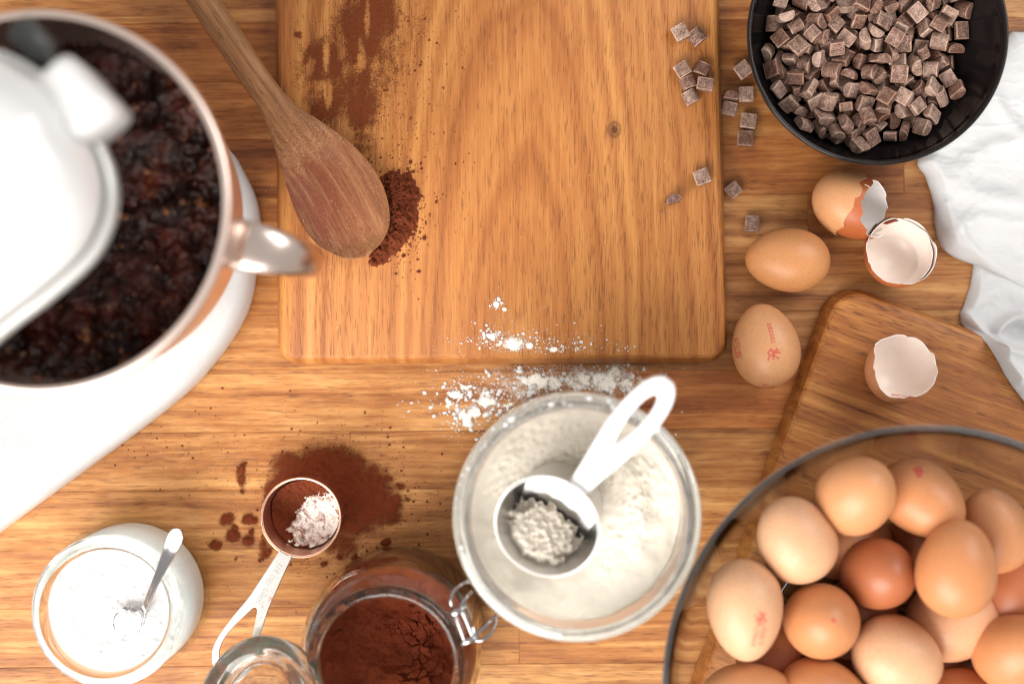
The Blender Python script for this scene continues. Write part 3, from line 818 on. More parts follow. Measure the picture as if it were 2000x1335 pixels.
 (0, -4.724, 2.034, 3.294, 0.884, -0.361, -0.059, 0.291),
 (0, -3.866, 0.785, 3.518, 0.318, -0.112, -0.936, -0.102),
 (2, -3.997, -0.245, 3.513, 0.453, 0.725, 0.294, -0.427),
 (1, -5.785, -1.849, 3.277, 0.232, 0.565, 0.747, 0.264),
 (0, -1.219, -4.566, 3.12, 0.121, 0.486, -0.833, -0.235),
 (0, 0.33, -6.138, 3.411, 0.092, -0.934, -0.255, 0.234),
 (0, -1.152, 0.529, 3.387, 0.137, 0.848, 0.453, 0.236),
 (1, -2.59, -1.886, 4.67, 0.556, 0.064, -0.285, -0.778),
 (1, -0.075, -3.142, 4.279, 0.489, 0.725, -0.485, 0.017),
 (0, 2.056, -1.372, 3.967, 0.311, -0.008, 0.905, -0.292),
 (0, 2.343, 1.296, 3.952, 0.146, -0.388, -0.891, 0.184),
 (1, 0.844, 1.321, 4.293, 0.195, 0.546, -0.811, -0.081),
 (0, -0.207, 3.123, 4.051, 0.099, -0.534, 0.747, 0.384),
 (1, -2.395, -0.108, 3.513, 0.429, -0.841, -0.272, -0.187),
 (1, 4.889, -1.358, 3.424, 0.267, 0.256, -0.496, 0.785),
 (2, 5.919, -0.171, 3.363, 0.028, -0.029, -0.557, -0.83),
 (2, 5.014, 4.29, 3.567, 0.241, 0.438, 0.189, -0.845),
 (0, 5.353, 3.252, 3.505, 0.47, -0.081, -0.059, 0.877),
 (2, -1.869, 6.338, 3.538, 0.408, -0.877, 0.218, 0.128),
 (0, -2.871, 6.037, 4.226, 0.164, -0.348, -0.411, -0.827),
 (0, -2.554, 3.803, 3.871, 0.651, 0.581, 0.048, -0.486),
 (1, -4.327, 2.71, 3.858, 0.511, 0.434, 0.05, -0.74),
 (0, -5.648, 2.813, 3.598, 0.021, 0.574, -0.817, 0.059),
 (2, -3.36, -1.106, 4.313, 0.184, 0.692, -0.524, -0.461),
 (0, -4.59, -3.142, 3.488, 0.285, -0.666, 0.167, -0.669),
 (1, -3.373, -3.812, 3.785, 0.239, -0.812, 0.467, 0.256),
 (2, -0.383, -4.997, 3.656, 0.257, -0.126, -0.355, -0.89),
 (0, 1.028, -4.555, 3.578, 0.944, -0.234, -0.055, 0.227),
 (0, 2.36, -4.393, 3.685, 0.162, -0.529, -0.794, 0.253),
 (0, 3.633, -3.001, 3.715, 0.459, -0.209, 0.092, -0.859),
 (2, -1.458, 0.3, 4.081, 0.029, 0.312, 0.934, 0.171),
 (0, 0.686, -2.154, 3.85, 0.241, -0.271, 0.869, -0.337),
 (1, 1.465, -0.852, 4.355, 0.183, 0.712, 0.276, 0.618),
 (2, 1.886, 0.613, 4.561, 0.333, -0.494, 0.8, 0.064),
 (1, 1.348, 2.3, 4.324, 0.126, -0.117, 0.863, -0.475),
 (1, -0.692, 2.386, 4.726, 0.282, 0.568, -0.773, 0.022),
 (1, -3.237, 0.36, 4.179, 0.706, -0.27, -0.363, 0.545),
 (1, -1.208, -2.05, 4.11, 0.324, -0.009, 0.589, 0.74),
 (0, 3.6, 3.222, 4.34, 0.516, 0.437, -0.019, 0.737),
 (0, 2.059, 5.666, 3.033, 0.172, -0.738, 0.507, -0.411),
 (0, -0.795, 3.669, 3.794, 0.389, -0.663, -0.61, -0.194),
 (1, -0.798, 5.81, 3.942, 0.465, -0.492, 0.442, 0.588),
 (0, -3.704, 3.677, 4.201, 0.129, -0.259, 0.911, -0.294),
 (0, -5.501, 1.572, 4.285, 0.647, 0.748, 0.13, 0.073),
 (0, -4.846, 1.083, 4.24, 0.735, -0.172, -0.428, -0.497),
 (2, -4.748, -2.267, 4.086, 0.33, -0.917, -0.007, -0.223),
 (0, -4.092, -5.256, 3.655, 0.658, -0.474, -0.044, -0.583),
 (0, -1.988, -5.805, 3.908, 0.009, -0.184, -0.325, -0.928),
 (0, -0.168, -3.937, 3.756, 0.051, -0.61, 0.737, 0.287),
 (1, 1.039, -4.059, 4.068, 0.132, -0.07, 0.241, 0.959),
 (0, 4.059, -2.958, 4.268, 0.13, 0.907, -0.259, -0.307),
 (0, 4.104, -1.727, 4.055, 0.737, -0.227, -0.128, 0.623),
 (0, 4.583, -0.069, 4.244, 0.684, 0.084, -0.411, 0.597),
 (0, 4.506, 1.163, 4.555, 0.82, -0.228, 0.313, 0.421),
 (0, -0.293, 0.176, 4.086, 0.306, -0.547, -0.525, 0.576),
 (0, 1.144, 0.166, 3.332, 0.079, 0.715, 0.6, 0.35),
 (0, 1.504, 0.116, 4.967, 0.267, -0.473, 0.838, 0.038),
 (0, 0.671, 4.275, 4.226, 0.955, -0.28, -0.099, -0.021),
 (2, -2.534, 3.118, 4.624, 0.209, -0.874, -0.436, 0.043),
 (0, -3.577, 1.181, 4.641, 0.607, 0.619, -0.025, -0.498),
 (0, -2.619, -3.967, 4.352, 0.935, 0.328, 0.122, -0.054),
 (2, 0.037, -1.881, 4.148, 0.51, 0.133, -0.392, -0.754),
 (2, -0.685, 6.732, 4.049, 0.06, -0.755, 0.653, 0.017),
 (2, -3.051, 4.531, 4.515, 0.206, -0.764, -0.491, 0.364),
 (2, -4.494, 4.518, 3.459, 0.043, 0.719, 0.494, 0.486),
 (0, -2.82, 2.526, 3.745, 0.522, 0.613, 0.111, 0.583),
 (1, -5.815, -3.001, 3.531, 0.19, -0.875, -0.407, 0.18),
 (0, -5.212, -3.976, 3.942, 0.379, -0.849, 0.357, 0.086),
 (0, -2.99, -4.875, 3.959, 0.145, 0.085, -0.917, 0.362),
 (2, -1.537, -4.262, 4.263, 0.53, 0.582, 0.506, -0.353),
 (0, 1.025, -3.712, 4.676, 0.13, -0.425, 0.867, -0.225),
 (2, 3.161, -4.197, 3.979, 0.004, -0.919, -0.322, 0.228),
 (0, 4.29, -4.663, 3.602, 0.075, -0.832, -0.456, 0.307),
 (0, 1.861, -2.166, 4.57, 0.047, -0.709, -0.678, -0.189),
 (0, 6.308, 2.242, 3.71, 0.512, 0.459, -0.152, -0.71),
 (0, 3.924, 5.074, 3.771, 0.224, 0.333, 0.406, 0.821),
 (0, 1.938, 5.362, 4.069, 0.58, -0.081, -0.284, 0.759),
 (0, 4.618, 5.256, 4.213, 0.169, 0.423, 0.316, -0.832),
 (1, 0.327, 0.644, 4.376, 0.214, -0.152, -0.813, 0.52),
 (1, 3.105, 1.898, 4.255, 0.068, -0.927, -0.368, 0.012),
 (0, 2.025, 4.485, 4.584, 0.102, 0.799, 0.544, -0.235),
 (0, -3.572, 2.345, 4.728, 0.159, -0.469, -0.795, 0.35),
 (0, -2.177, -0.417, 4.383, 0.314, -0.947, -0.067, 0.026),
 (2, -0.496, -1.173, 3.637, 0.414, -0.666, -0.582, 0.214),
 (1, 0.647, -1.156, 4.6, 0.053, -0.114, -0.646, -0.752),
 (2, 2.945, -1.658, 4.388, 0.552, -0.261, -0.688, 0.392),
 (0, -5.192, 3.833, 3.705, 0.34, 0.864, 0.359, -0.099),
 (0, -4.665, -0.318, 4.28, 0.149, 0.924, 0.351, 0.021),
 (0, -6.221, -1.731, 3.809, 0.218, -0.733, 0.574, -0.292),
 (0, -3.907, -3.157, 4.421, 0.573, 0.128, 0.769, -0.254),
 (2, -1.474, -5.295, 4.164, 0.536, -0.512, 0.048, -0.669),
 (1, -0.121, -4.849, 4.459, 0.114, -0.085, -0.169, -0.975),
 (0, 2.182, -3.677, 4.625, 0.272, -0.446, 0.836, -0.166),
 (1, 5.061, -3.402, 3.491, 0.809, 0.121, 0.435, 0.376),
 (2, 5.996, -3.08, 3.727, 0.29, 0.824, 0.163, 0.458),
 (2, 3.664, -0.633, 4.051, 0.829, 0.037, 0.475, 0.292),
 (0, 5.13, 1.873, 4.6, 0.292, 0.704, 0.428, -0.485),
 (0, 5.626, 3.129, 4.223, 0.005, -0.171, 0.983, 0.061),
 (0, 1.237, 6.561, 3.662, 0.078, 0.117, 0.474, -0.869),
 (1, 0.286, 6.192, 3.616, 0.537, -0.263, 0.739, -0.311),
 (0, -0.356, 4.832, 4.338, 0.745, 0.29, -0.149, 0.582),
 (2, -4.22, 4.111, 4.593, 0.244, 0.628, 0.739, 0.014),
 (2, 0.637, -0.112, 3.925, 0.691, 0.133, 0.697, 0.138),
 (1, 0.329, 2.343, 4.6, 0.46, -0.237, 0.768, -0.377),
 (2, -3.902, 0.357, 4.775, 0.788, 0.148, -0.497, 0.332)]
for c in CHUNKS:
    chunk(c[0], bowl_c + Vector((c[1], c[2], c[3])) * .01, Quaternion(c[4:8]), 'dusty milk chocolate chunk in the heap inside the black bowl', 'chocolate chunks heaped in the black bowl')

# ================================================================== eggs
def egg_data(L, W, k, nphi=28, nth=40, ph0=0.0, ph1=math.pi):
    prof = []
    for i in range(nphi + 1):
        ph = ph0 + (ph1 - ph0) * i / nphi
        prof.append((W / 2 * math.sin(ph) * (1 - k * math.cos(ph)) / (1 + k * k * 0.5), L / 2 * math.cos(ph)))
    prof[0] = (0, prof[0][1]); prof[-1] = (0, prof[-1][1])
    return lathe_data(prof, nth)
def egg(cx, cy, z, L, W, axis, col, label, cat='egg', group=None, k=0.13):
    vs, fs = egg_data(L, W, k)
    o = fix_normals(mesh_obj('egg', vs, fs, M['eggshell']))
    o.location = P(cx, cy, z)
    o.rotation_mode = 'QUATERNION'
    o.rotation_quaternion = Vector(axis).normalized().to_track_quat('Z', 'Y')
    o.color = (*col, 1)
    return tag(o, label, cat, group)
LION = ["...##...#...", "..####.###..", ".##.#####.#.", ".#...#####..", ".##.###.####", "..#####.....", ".##.####....", ".#...#.##...", "##..##..##.."]
def bitmap_digits(n, seed):
    r = random.Random(seed); rows = ['', '', '', '', '']
    pats = ['###.#.#.#.###', '.#.##..#..#.###', '##...#.##..####', '###..#.##...###', '#.##.#####..#', '####..##...###.', '####..####.####', '###.#.####.####']
    for i in range(n):
        d = r.choice([["###", "#.#", "#.#", "#.#", "###"], [".#.", "##.", ".#.", ".#.", "###"], ["##.", "..#", ".#.", "#..", "###"], ["###", "..#", ".##", "..#", "###"], ["#.#", "#.#", "###", "..#", "..#"], ["###", "#..", "###", "..#", "###"], ["###", "#.#", "###", "#.#", "###"]])
        for j in range(5): rows[j] += d[j] + '.'
    return rows
def stamp(eg, cx, cy, rows, cell, ang, parent):
    """ink marks laid on the shell of an egg, round a place on it"""
    bpy.context.view_layer.update()
    mw = Matrix.LocRotScale(eg.location, eg.rotation_quaternion, None)
    bv = BVHTree.FromPolygons([mw @ v.co for v in eg.data.vertices], [tuple(p.vertices) for p in eg.data.polygons])
    ca, sa = math.cos(ang), math.sin(ang); V = []; Fc = []
    nr = len(rows); nc = max(len(r) for r in rows)
    c0 = P(cx, cy, eg.location.z)
    inv = mw.inverted()
    for j, row in enumerate(rows):
        for i, ch in enumerate(row):
            if ch != '#': continue
            q = []
            for dx, dy in ((0, 0), (1, 0), (1, 1), (0, 1)):
                u = (i + dx - nc / 2) * cell; v = (nr / 2 - j - dy) * cell
                p = Vector((c0.x + u * ca - v * sa, c0.y + u * sa + v * ca, 0.4))
                hit = bv.ray_cast(p, Vector((0, 0, -1)))
                if hit[0] is None: break
                q.append(inv @ (hit[0] + hit[1] * 0.00009))
            if len(q) == 4:
                b = len(V); V += q; Fc.append([b, b + 1, b + 2, b + 3])
    o = mesh_obj('stamp', V, Fc, M['stamp_ink'], parent)
    o['label'] = 'faded red stamp printed on the shell'
    return o
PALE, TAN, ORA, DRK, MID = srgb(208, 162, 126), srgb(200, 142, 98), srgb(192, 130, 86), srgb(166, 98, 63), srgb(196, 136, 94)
e = egg(1538, 508, 0.0212, 0.0566, 0.0428, (-1, 0.06, 0.0), srgb(196, 137, 88), 'whole brown egg lying on its side left of the broken shells', k=0.11)
e = egg(1495, 675, 0.0212, 0.0568, 0.0452, (-0.18, 1, 0.02), srgb(204, 150, 105), 'whole light brown egg with a red lion stamp, beside the large board corner', k=0.12)
stamp(e, 1498, 690, LION, 0.00082, math.radians(8), e)
stamp(e, 1494, 652, bitmap_digits(6, 2), 0.00058, math.radians(-80), e)
stamp(e, 1436, 680, bitmap_digits(6, 5), 0.00055, math.radians(-82), e)
stamp(e, 1497, 752, bitmap_digits(5, 9), 0.00042, math.radians(-4), e)

# glass bowl on the small board
GZ = BT; GRIM = 0.125
gb_c = P(1809, 1345, GRIM); gb_c.z = GZ + 0.0003
h = GRIM - GZ
gb = empty('glass_bowl', gb_c)
wall = [(0.0, 0.0015), (0.066, 0.0012), (0.072, 0.0), (0.078, 0.0015), (0.095, 0.013), (0.116, 0.034), (0.135, 0.062), (0.148, 0.088), (0.1540, h - 0.0035), (0.1528, h - 0.0030), (0.1514, h - 0.0045), (0.1445, 0.088), (0.1315, 0.0635), (0.1125, 0.0365), (0.092, 0.0165), (0.076, 0.0065), (0.06, 0.0052), (0.0, 0.005)]
lathe('wall', smooth_prof(wall, 4), M['glass_smoky'], gb, 160)
lathe('rim', [(0.1538 + 0.0016 * math.cos(a_), h - 0.0003 + 0.0016 * math.sin(a_)) for a_ in [2 * math.pi * k / 16 for k in range(16)]], M['glass_rim'], gb, 160, None, True)
tag(gb, 'large clear glass mixing bowl full of brown eggs', 'bowl')
def begg(cx, cy, z, wpx, lpx, axis, col, label, k=0.13):
    s = S(z + 0.012)
    return egg(cx, cy, z, lpx * s, wpx * s, axis, col, label, 'egg', 'brown eggs in the glass bowl', k)
e1 = begg(1671, 966, 0.092, 152, 190, (0.22, 0.5, 0.85), TAN, 'round-looking tan egg topmost at the upper rim side of the glass bowl', 0.08)
e2 = begg(1801, 974, 0.081, 146, 186, (0.55, -0.50, 0.60), ORA, 'orange-brown egg with a red mark, partly behind the topmost tan egg')
stamp(e2, 1782, 917, ["###", "###", "##."], 0.0018, 0.3, e2)
e3 = begg(1555, 1052, 0.088, 156, 180, (-0.42, 0.85, 0.25), PALE, 'pale beige egg between the stamped pale egg and the topmost tan egg', 0.10)
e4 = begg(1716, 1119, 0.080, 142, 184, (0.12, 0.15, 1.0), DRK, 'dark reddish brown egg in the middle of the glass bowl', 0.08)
e5 = begg(1868, 1109, 0.108, 156, 196, (0.10, 1, 0.10), ORA, 'tall tan-orange egg lying on top, right of the dark brown egg', 0.13)
e6 = begg(1942, 1034, 0.080, 140, 180, (-0.3, 0.8, 0.3), MID, 'light brown egg behind the tall egg near the right picture edge')
e7 = begg(1455, 1190, 0.092, 150, 200, (0.02, -1, 0.10), PALE, 'palest egg with a pink stamp at the left wall of the glass bowl', 0.13)
stamp(e7, 1472, 1192, LION[::-1], 0.00080, math.radians(100), e7)
stamp(e7, 1462, 1228, bitmap_digits(5, 3), 0.00060, math.radians(80), e7)
stamp(e7, 1476, 1226, bitmap_digits(5, 4), 0.00060, math.radians(80), e7)
e8 = begg(1605, 1212, 0.086, 149, 188, (-0.05, 0.22, 1.0), ORA, 'round orange-brown egg right of the palest stamped egg', 0.08)
stamp(e8, 1605, 1190, ["##", "##"], 0.0013, 0.2, e8)
e9 = begg(1752, 1282, 0.084, 160, 178, (0.75, -0.3, 0.35), PALE, 'pale peach egg below the dark brown egg, near the bottom picture edge', 0.11)
e10 = begg(1866, 1208, 0.066, 158, 196, (0.95, 0.35, 0.1), srgb(214, 160, 122), 'beige egg mostly hidden under the tall egg')
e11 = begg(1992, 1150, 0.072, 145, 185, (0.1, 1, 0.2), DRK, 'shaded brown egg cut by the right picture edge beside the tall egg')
e12 = begg(1983, 1272, 0.090, 150, 190, (0.2, 0.5, 0.85), ORA, 'tan egg cut by the right picture edge near the bottom corner')
e13 = begg(1458, 1368, 0.084, 150, 190, (0.9, 0.3, 0.1), TAN, 'tan egg cut by the bottom picture edge below the stamped palest egg')
e14 = begg(1612, 1366, 0.084, 156, 195, (0.9, -0.3, 0.2), ORA, 'orange egg cut by the bottom picture edge below the round orange-brown egg')
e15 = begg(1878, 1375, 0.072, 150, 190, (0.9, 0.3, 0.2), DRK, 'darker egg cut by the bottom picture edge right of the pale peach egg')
# the layer underneath, glimpsed in the gaps
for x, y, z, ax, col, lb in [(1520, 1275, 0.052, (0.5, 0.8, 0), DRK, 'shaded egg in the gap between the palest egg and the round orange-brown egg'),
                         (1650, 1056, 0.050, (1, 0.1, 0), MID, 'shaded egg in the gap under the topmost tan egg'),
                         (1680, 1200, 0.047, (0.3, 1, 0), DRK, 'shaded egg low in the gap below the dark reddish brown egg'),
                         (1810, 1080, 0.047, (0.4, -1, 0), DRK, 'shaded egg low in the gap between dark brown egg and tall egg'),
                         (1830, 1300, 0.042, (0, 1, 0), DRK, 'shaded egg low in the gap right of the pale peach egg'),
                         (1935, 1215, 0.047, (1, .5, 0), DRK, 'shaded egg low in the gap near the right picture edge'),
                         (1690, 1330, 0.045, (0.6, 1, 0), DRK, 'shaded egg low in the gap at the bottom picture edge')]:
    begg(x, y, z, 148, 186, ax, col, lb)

# ------------------------------------------------------------------ broken shells
def jag(n, base, amp, seed, tooth=0.35):
    r = random.Random(seed); k = []
    a = 0
    while a < 1:
        k.append((a, base + r.uniform(-1, 1) * amp)); a += r.uniform(0.018, 0.055)
    out = []
    for i in range(n):
        x = i / n
        for j in range(len(k)):
            x0, v0 = k[j]; x1, v1 = k[j + 1] if j + 1 < len(k) else (1.0, k[0][1])
            if x0 <= x < x1:
                t = (x - x0) / (x1 - x0); out.append(v0 + (v1 - v0) * (t ** (1.6 if j % 2 else 0.7))); break
    return out
def frame(axis, ref):
    z = Vector(axis).normalized(); x = Vector(ref); x = (x - z * x.dot(z)).normalized(); y = z.cross(x)
    return Matrix((x, y, z)).transposed().to_quaternion()
def shell(name, L, W, k, rim, axis, loc, col, mat_in, ref, parent=None, scale=1.0, start=math.pi, thick=0.0005):
    """part of an eggshell from the pole up to a jagged rim; opening towards axis"""
    n = len(rim); R = 26
    def surf(sc_, w, l):
        vs = []
        for i in range(R + 1):
            for j in range(n):
                ph = start + (rim[j] - start) * (i / R) ** 0.85
                th = 2 * math.pi * j / n
                r = w / 2 * math.sin(ph) * (1 - k * math.cos(ph)) / (1 + k * k * .5)
                vs.append((r * math.cos(th), r * math.sin(th), l / 2 * math.cos(ph)))
        return vs
    fs = []
    for i in range(R):
        for j in range(n):
            fs.append((i * n + j, i * n + (j + 1) % n, (i + 1) * n + (j + 1) % n, (i + 1) * n + j))
    vo = surf(1, W * scale, L * scale); vi = surf(1, W * scale - 2 * thick, L * scale - 2 * thick)
    q = frame(axis, ref)
    o = mesh_obj(name, vo, fs, M['eggshell'], parent)
    m = len(vo)
    # the lining: inner skin and the broken white edge
    V = vi + vo[R * n:]
    f2 = [tuple(reversed(f)) for f in fs]
    for j in range(n):
        f2.append((R * n + j, m + j, m + (j + 1) % n, R * n + (j + 1) % n))
    c = mesh_obj('lining', V, f2, mat_in, o)
    o.rotation_mode = 'QUATERNION'
    if not parent:
        o.location = loc; o.rotation_quaternion = q
    else:
        pm = Matrix.LocRotScale(parent.location, parent.rotation_quaternion, None)
        lm = pm.inverted() @ Matrix.LocRotScale(loc, q, None)
        o.location = lm.to_translation(); o.rotation_quaternion = lm.to_quaternion()
    o.color = (*col, 1)
    return o
NS = 180
def ring_vals(keys):
    """cyclic interpolation of (degrees, value) round a rim"""
    ks = sorted(keys); ks = [(ks[-1][0] - 360, ks[-1][1])] + ks + [(ks[0][0] + 360, ks[0][1])]
    out = []
    for j in range(NS):
        d = 360.0 * j / NS
        for (a, va), (b, vb) in zip(ks[:-1], ks[1:]):
            if a <= d < b: t = (d - a) / (b - a); t = t * t * (3 - 2 * t); out.append(va + (vb - va) * t); break
    return out
def rim_from_px(keys, half, amp, seed):
    j = jag(NS, 0.0, amp, seed)
    return [math.acos(max(-0.95, min(0.95, v / half + jj))) for v, jj in zip(ring_vals(keys), j)]
# shell on its side, mouth towards the lower right of the photograph (angle 0 = towards the viewer)
up = (0, 0, 1)
A = shell('eggshell', 0.0585, 0.0445, 0.07, rim_from_px([(0, -16), (60, -2), (90, 0), (180, 4), (270, -12), (320, -20)], 85, 0.065, 11), (0.84, -0.54, 0.03), P(1668, 404, 0.0225), srgb(202, 148, 103), M['membrane_white'], up)
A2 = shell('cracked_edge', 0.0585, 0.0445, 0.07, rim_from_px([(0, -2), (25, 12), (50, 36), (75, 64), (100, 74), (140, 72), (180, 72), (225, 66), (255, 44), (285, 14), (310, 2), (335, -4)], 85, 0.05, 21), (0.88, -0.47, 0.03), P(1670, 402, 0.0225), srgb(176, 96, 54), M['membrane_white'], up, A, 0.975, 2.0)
A2['label'] = 'darker cracked edge of the broken shell'
tag(A, 'broken brown eggshell lying on its side just below the black bowl', 'eggshell')
# fine white fracture lines on the cracked edge
def crack_lines(o, lines, r=0.00016):
    bpy.context.view_layer.update()
    mw = o.matrix_world.copy()
    bv = BVHTree.FromPolygons([mw @ v.co for v in o.data.vertices], [tuple(p.vertices) for p in o.data.polygons])
    inv = mw.inverted(); V = []; Fc = []
    for ln in lines:
        pts = []
        for (x0, y0), (x1, y1) in zip(ln[:-1], ln[1:]):
            for k in range(6):
                t = k / 6; a = P(x0 + (x1 - x0) * t, y0 + (y1 - y0) * t, 0.04)
                hit = bv.ray_cast(Vector((a.x, a.y, 0.3)), Vector((0, 0, -1)))
                if hit[0] is not None and hit[0].z > 0.02: pts.append(inv @ (hit[0] + Vector((0, 0, 0.0001))))
        if len(pts) > 2:
            v, f = tube_data(pts, r, 5, False, len(V)); V += v; Fc += f
    if V: mesh_obj('fracture', V, Fc, M['membrane_white'], o)
crack_lines(A2, [[(1688, 360), (1708, 372), (1720, 374), (1733, 368)], [(1708, 372), (1702, 386), (1690, 390)], [(1720, 374), (1722, 388)], [(1690, 390), (1678, 398), (1682, 404)], [(1733, 368), (1742, 376)]])
# shell standing open towards the viewer
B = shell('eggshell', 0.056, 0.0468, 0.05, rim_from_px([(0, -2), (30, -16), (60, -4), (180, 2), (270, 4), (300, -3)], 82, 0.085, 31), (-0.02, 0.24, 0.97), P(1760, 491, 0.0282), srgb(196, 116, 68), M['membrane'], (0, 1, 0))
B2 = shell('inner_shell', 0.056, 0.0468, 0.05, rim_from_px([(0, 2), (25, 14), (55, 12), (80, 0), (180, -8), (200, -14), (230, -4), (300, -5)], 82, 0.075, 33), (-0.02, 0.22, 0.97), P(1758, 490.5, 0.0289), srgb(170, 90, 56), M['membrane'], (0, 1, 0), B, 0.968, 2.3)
def shard(parent, L, W, k, t0, t1, p0, p1, sc_, tilt, col):
    # a splinter of shell still hanging on the rim
    V = []; n, m = 12, 6
    r_ = random.Random(int(t0)); e0 = [r_.uniform(-.05, .05) for _ in range(n + 1)]; e1 = [r_.uniform(-.06, .06) for _ in range(n + 1)]
    for lay in (0, 1):
        for j in range(m + 1):
            for i in range(n + 1):
                th = math.radians(t0 + (t1 - t0) * i / n); tt = j / m
                ph = (p0 + e0[i]) * (1 - tt) + (p1 + e1[i]) * tt
                q = sc_ + tilt * tt - lay * .012
                r = W / 2 * math.sin(ph) * (1 - k * math.cos(ph)) * q
                V.append((r * math.cos(th), r * math.sin(th), L / 2 * math.cos(ph) * (sc_ - lay * .012)))
    N = (n + 1) * (m + 1); Fc = []
    for lay in (0, 1):
        for j in range(m):
            for i in range(n):
                f = (lay * N + j * (n + 1) + i, lay * N + j * (n + 1) + i + 1, lay * N + (j + 1) * (n + 1) + i + 1, lay * N + (j + 1) * (n + 1) + i)
                Fc.append(f)
    mi = [0] * (n * m) + [1] * (n * m)
    o = mesh_obj('splinter', V, Fc, None, parent, True, None, None, [M['eggshell'], M['membrane']], mi)
    o.color = (*col, 1)
shard(B, .056, .0468, .05, 14, 62, 1.70, 1.42, 1.012, .03, srgb(160, 84, 52))
shard(B, .056, .0468, .05, 40, 78, 1.62, 1.36, 1.03, .05, srgb(168, 92, 58))
shard(B, .056, .0468, .05, 5, 30, 1.60, 1.40, .985, -.12, srgb(176, 96, 60))
tag(B, 'half eggshell standing open side up beside the white cloth', 'eggshell')
# shell on the small board
C = shell('eggshell', 0.060, 0.0450, 0.06, rim_from_px([(0, 8), (20, 0), (35, -6), (60, 14), (90, 20), (120, -2), (160, -14), (172, -12), (180, 2), (200, 4), (270, 8), (320, 12)], 88, 0.085, 41), (0.10, 0.50, 0.86), P(1763, 714, BT + 0.0302), srgb(198, 138, 98), M['membrane'], (0, 1, 0))
tag(C, 'half eggshell standing open on the smaller cutting board', 'eggshell')
stamp(C, 1765, 762, bitmap_digits(4, 12), 0.00062, math.radians(70), C)

# ================================================================== linen cloth
def cloth():
    def sheet(left, right_x, n_t, n_s, ridges, z0, amp, seed, puff, bottom_puff=False):
        lp = smooth_prof(left, 8); lp = np.array(lp)
        d = np.r_[0, np.cumsum(np.hypot(*np.diff(lp, axis=0).T))]
        t = np.linspace(0, d[-1], n_t)
        lx = np.interp(t, d, lp[:, 0]); ly = np.interp(t, d, lp[:, 1])
        lx += (fbm(t / 22.0, t * 0 + seed, seed, 2) - .5) * 2.0
        s = np.linspace(0, 1, n_s) ** 1.5
        X = lx[:, None] + (right_x(ly) - lx)[:, None] * s[None]
        Y = ly[:, None] + 0 * s[None]
        # distance to the free edge in px
        D = np.full(X.shape, 1e9)
        for i in range(0, n_t, 2): D = np.minimum(D, np.hypot(X - lx[i], Y - ly[i]))
        e = np.clip(D / puff, 0, 1)
        hgt = z0 * np.sqrt(np.clip(1 - (1 - e) ** 2, 0, 1))
        big = fbm(X / 110.0, Y / 110.0, seed, 3, .4) - .5
        sm = np.abs(fbm(X / 34.0 + big, Y / 40.0 - big, seed + 5, 4) - .5)
        cr = 1 - np.abs(fbm(X / 46.0 + 2 * big, Y / 26.0, seed + 9, 3) * 2 - 1)
        hgt = hgt + e * amp * (big * 1.3 + sm * 0.20 + 0.12 * cr ** 3)
        for pts, wd, am in ridges:
            dd = np.full(X.shape, 1e9)
            q = np.array(smooth_prof(pts, 24))
            for a in q: dd = np.minimum(dd, np.hypot(X - a[0], Y - a[1]))
            hgt = hgt + e * am * np.exp(-(dd / wd) ** 2)
        hgt = np.maximum(hgt, 0.0006)
        hgt[:, 0] = 0.0004 + (0.0 if not bottom_puff else 0)
        Sx = (H - 0.006) / F
        return (X - CX) * Sx, (CY - Y) * Sx, hgt
    far = lambda y: 2230 + 0 * y
    X1, Y1, Z1 = sheet([(2120, 55), (2000, 60), (1974, 66), (1930, 130), (1880, 200), (1830, 272), (1797, 313), (1813, 345), (1828, 395), (1830, 435), (1843, 478), (1868, 500), (1908, 517), (1950, 538), (2000, 566), (2090, 612)], far, 420, 130,
                       [([(1815, 330), (1900, 380), (2010, 400)], 26, 0.004), ([(1850, 470), (1900, 430), (1990, 440)], 20, 0.005), ([(1880, 330), (1930, 290), (2010, 270)], 18, 0.0035), ([(1845, 400), (1870, 455), (1905, 500)], 12, 0.003), ([(1930, 180), (1980, 250), (2020, 270)], 16, 0.004)], 0.0075, 0.0075, 3, 20)
    X2, Y2, Z2 = sheet([(2000, 470), (1925, 480), (1910, 505), (1899, 560), (1886, 598), (1880, 613), (1886, 636), (1908, 664), (1932, 702), (1960, 750), (2000, 800), (2060, 870)], far, 300, 120,
                       [([(1884, 616), (1910, 640), (1935, 690), (1965, 735)], 9, 0.007), ([(1935, 690), (1940, 655), (1960, 630), (1990, 618), (2020, 630)], 10, 0.009), ([(1945, 670), (1990, 690), (2020, 700)], 12, 0.005), ([(1905, 590), (1960, 560), (2010, 590)], 18, 0.003)], 0.0045, 0.006, 8, 14)
    # the small board lifts the lower end
    bl = np.array([P(1647.7, 569.2, BT).x, P(1647.7, 569.2, BT).y]); nrm = np.array([-0.346, -0.938])
    dist = ((X2 - bl[0]) * nrm[0] + (Y2 - bl[1]) * nrm[1])
    Z2 = Z2 + (BT + 0.0006) * sstep(-0.010, 0.0, dist)
    # the upper fold lies over the lower one
    Z1 = Z1 + 0.006 * sstep(470, 540, CY - Y1 / S(0.006)) * sstep(1890, 1930, CX + X1 / S(0.006))
    V = []; Fc = []
    for X, Y, Z in ((X1, Y1, Z1), (X2, Y2, Z2)):
        ny, nx = X.shape; b = len(V)
        V += np.stack([X.ravel(), Y.ravel(), Z.ravel()], -1).tolist()
        idx = np.arange(nx * ny).reshape(ny, nx) + b
        Fc += np.stack([idx[:-1, :-1], idx[:-1, 1:], idx[1:, 1:], idx[1:, :-1]], -1).reshape(-1, 4).tolist()
    o = mesh_obj('linen_cloth', V, Fc, M['linen'])
    fix_normals(o)
    tag(o, 'crumpled white linen cloth at the right edge under the black bowl', 'cloth')
cloth()

